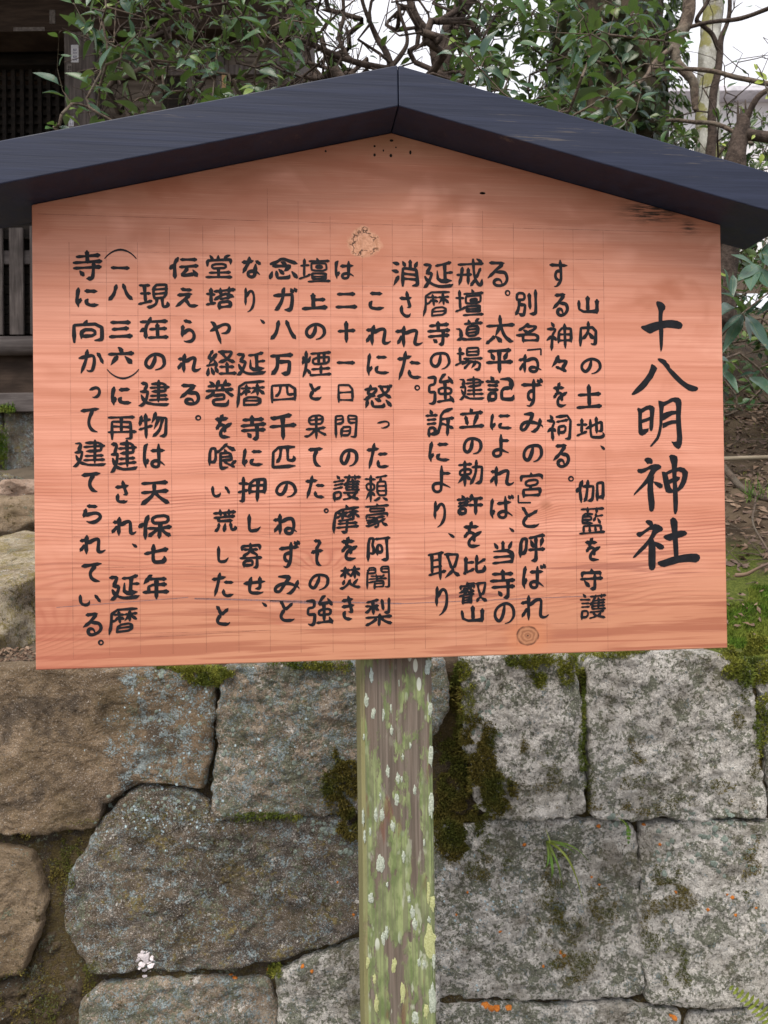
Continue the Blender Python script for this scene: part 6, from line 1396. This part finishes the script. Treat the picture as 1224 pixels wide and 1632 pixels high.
# big leaved shrub at the right edge beside the board
r8 = random.Random(808)
bl_ = tag(empty('big_leaved_shrub', gpt(1215, 2.5)), 'shrub with long drooping dark blue green leaves beside the right edge of the board', 'shrub')
stems = [((1200, 700), (1183, 500)), ((1245, 720), (1240, 470)), ((1195, 690), (1150, 575)), ((1225, 650), (1222, 420)), ((1260, 700), (1280, 520)), ((1200,640),(1216,600)), ((1290,700),(1330,450))]
LB = leafset('leaf', .105, .0155, 'leaf_blue', 5, .5, .30)
fac = []
base = gpt(1105, 2.6)
Pn, paths, rad = grow(base, [at(q[1][0], q[1][1], 2.38 + .05 * k) for k, q in enumerate(stems)], 9, jit=.3, rt=.0022)
branches(Pn, paths, rad, 'branches', M['twig'], bl_)
it = []
for (x0_, y0_, x1_, y1_) in ((1202,420,1155,405),(1200,418,1195,480),(1168,438,1168,478),(1153,428,1166,470),(1183,495,1152,478),(1182,500,1150,525),(1186,502,1225,472),(1190,500,1222,545),(1190,505,1232,560),(1186,503,1200,545),(1212,405,1232,380),(1216,430,1210,392),(1210,430,1232,462),(1216,400,1245,430),(1150,585,1181,638),(1160,575,1153,600),(1178,600,1202,590),(1195,600,1228,618),(1215,600,1240,640),(1182,498,1165,455),(1180,505,1160,545),(1206,425,1175,445),(1240,470,1205,505),(1240,470,1260,520),(1280,520,1250,560),(1280,520,1310,570),(1280,520,1300,470),(1240,470,1280,440),(1183,500,1178,530),(1170,590,1150,560)):
    p = at(x0_, y0_, 2.40 + r8.uniform(-.05, .08)); q = at(x1_, y1_, 2.33 + r8.uniform(-.05, .08)); it.append((p, (q - p), Vector((r8.gauss(0, .5), -.9 + r8.gauss(0, .3), .8)), (q - p).length / .105 * 1.0))
put_leaves(bl_, it, LB[1:4], r8, 60)
# dead leaves, roots, cane rail and grass on the bank at right
r9 = random.Random(909)
rail = MB(); rail.tube([at(1100, 733, 2.9), at(1150, 731, 2.9), at(1224, 729, 2.9), at(1400, 727, 2.9)], [.0075, .0075, .008, .008], 10)
tag(rail.build('cane_rail', M['rope'], None, True), 'thin pale cane lying level across the bank right of the board', 'cane')
rail = MB(); rail.tube([at(1100, 644, 3.3), at(1150, 645, 3.3), at(1400, 646, 3.3)], .002, 6)
tag(rail.build('string_line', M['twig'], None, True), 'thin dull string stretched level above the cane at right', 'string')
rt_ = tag(empty('surface_root', at(1160, 745, 2.8)), 'grey brown root running down the bank right of the board', 'root')
limb(rt_, 'root', [(1130,715,2.86),(1156,746,2.84),(1180,775,2.80),(1205,790,2.78),(1240,797,2.76),(1300,800,2.75)], [.011,.011,.0105,.010,.010,.010], M['twig'], 8, .008, 10)
limb(rt_, 'root', [(1205,790,2.78),(1199,830,2.66),(1215,865,2.6),(1232,900,2.55)], [.004,.0035,.003,.003], M['twig'], 8, .008, 6)
fs = tag(empty('fallen_stick', at(1205, 915, 2.45)), 'small forked grey stick lying on the moss right of the board', 'stick')
limb(fs, 'stick', [(1172,917,2.46),(1190,915,2.44),(1210,905,2.42),(1236,893,2.4)], [.007,.006,.004,.003], M['litter'], 8, .006, 6)
lv = MB()
def flat_leaf(mb, p, nn, s, r_):
    a = Vector((r_.gauss(0, 1), r_.gauss(0, 1), r_.gauss(0, .3))); a = (a - nn * a.dot(nn)).normalized(); b = nn.cross(a)
    c = r_.uniform(-.3, .5) * s
    mb.add([p - a * s, p - a * s * .2 + b * s * .42 + nn * c, p + a * s, p - a * s * .2 - b * s * .42 + nn * c * .6, p + nn * .002], [(0, 1, 4), (1, 2, 4), (2, 3, 4), (3, 0, 4)])
for _ in range(5200):
    a, d = r9.uniform(.5, 2.6), r9.uniform(2.72, 5.0)
    p = tp(a, d) + Vector((0, 0, .004)); flat_leaf(lv, p, (Vector((r9.gauss(0, .4), r9.gauss(0, .4) - .4, 1))).normalized(), r9.uniform(.010, .026), r9)
for _ in range(260):
    a, d = r9.uniform(.75, 1.7), r9.uniform(2.36, 2.7)
    p = tp(a, d) + Vector((0, 0, .014)); flat_leaf(lv, p, (Vector((r9.gauss(0, .4), r9.gauss(0, .4) - .4, 1))).normalized(), r9.uniform(.007, .018), r9)
for _ in range(500):
    a, d = r9.uniform(-2.6, -1.0), r9.uniform(2.4, 4.5)
    p = tp(a, d) + Vector((0, 0, .004)); flat_leaf(lv, p, (Vector((r9.gauss(0, .4), r9.gauss(0, .4), 1))).normalized(), r9.uniform(.008, .02), r9)
for _ in range(200):
    x = r9.uniform(-30, 75); y = r9.uniform(1045, 1068); flat_leaf(lv, at(x, y, 2.14) + Vector((0, 0, .02)), Vector((0, -.5, 1)).normalized(), r9.uniform(.004, .011), r9)
tag(lv.build('leaf_litter', M['litter']), 'fallen brown leaves scattered over the bank', 'leaf litter', kind='stuff')
tw = MB()
for _ in range(700):
    a, d = r9.uniform(.7, 2.3), r9.uniform(2.42, 4.4); p = tp(a, d) + Vector((0, 0, .006)); dd = Vector((r9.gauss(0, 1), r9.gauss(0, 1), r9.gauss(0, .25))).normalized() * r9.uniform(.03, .10)
    tw.tube([p - dd, p + Vector((0, 0, r9.uniform(0, .012))), p + dd], [.0012, .0018, .0008], 4)
tag(tw.build('dead_twigs', M['twig'], None, True), 'dead grey twigs lying on the bank at right', 'twigs', kind='stuff')
pts = []
while len(pts) < 36000:
    a, d = r9.uniform(.75, 1.75), r9.uniform(2.3, 2.98)
    if noise.noise((a * 5, d * 6, 4)) < -.12 + 1.1 * max(0, (d - 2.52) * 3): continue
    pts.append((tp(a, d), Vector((0, -.45, .9))))
blades('bank_moss', pts, M['moss_green'], .012, .0013, 5, 'bright green moss covering the bank just right of the board', .3)
pts = [(tp(r9.uniform(.9, 2.2), r9.uniform(3.3, 4.3)), Vector((0, -.4, .9))) for _ in range(3000)]
pts = [q for q in pts if noise.noise(q[0] * 4) > .1]
blades('sparse_moss', pts, M['moss_yellow'], .012, .0012, 6, 'sparse yellow green moss further up the bank at right', .3)
pts = [(at(r9.uniform(0, 24), 652 + r9.gauss(0, 3), BD - .2 + r9.uniform(-.05, .2)), Vector((0, -.3, 1))) for _ in range(1200)] + [(at(r9.uniform(-20, 12), 715 + r9.gauss(0, 18), BD - .17), Vector((0, -.8, .5))) for _ in range(1500)]
blades('foundation_moss', pts, M['moss_green'], .02, .003, 7, 'green moss on the foundation stone under the shrine hall at left', .3)
gb = MB()
gt_ = tag(empty('grass_tuft', at(1205, 790, 2.74)), 'small clump of thin green grass beside the root at right', 'grass tuft')
for _ in range(26):
    p = at(1205 + r9.gauss(0, 14), 792 + r9.gauss(0, 5), 2.76); t = p + Vector((r9.gauss(0, .03), r9.gauss(0, .02) - .01, r9.uniform(.02, .065)))
    strip(gb, [p, p.lerp(t, .6) + Vector((0, 0, .01)), t], [.0013, .001, .0002], R0)
gb.build('blade', M['grass'], gt_, True)['kind'] = 'stuff'

# ------------------------------------------------------------------ far house beyond the trees at right
fh = tag(empty('far_house', at(1230, 300, 26)), 'pale far house with grey tiled roof seen through the branches at right', 'house')
part('wall', 'far_wall', fh, 1040, 1420, 138, 420, 26, 30, bevel=0)
mb = MB(); e0, e1 = 25.2, 28
a0, a1 = (1025 - 612) / 1344 * 26, (1440 - 612) / 1344 * 26; z0, z1 = vz(140, 25.2), vz(112, 26)
mb.add([P(a0, e0, z0), P(a1, e0, z0), P(a1, e1, z1), P(a0, e1, z1), P(a0, 31, z0), P(a1, 31, z0), P(a0, e0, z0 - .15), P(a1, e0, z0 - .15)], [(0, 1, 2, 3), (3, 2, 5, 4), (0, 3, 4), (1, 5, 2), (6, 7, 1, 0), (4, 5, 7, 6)])
mb.build('roof', M['far_roof'], fh)
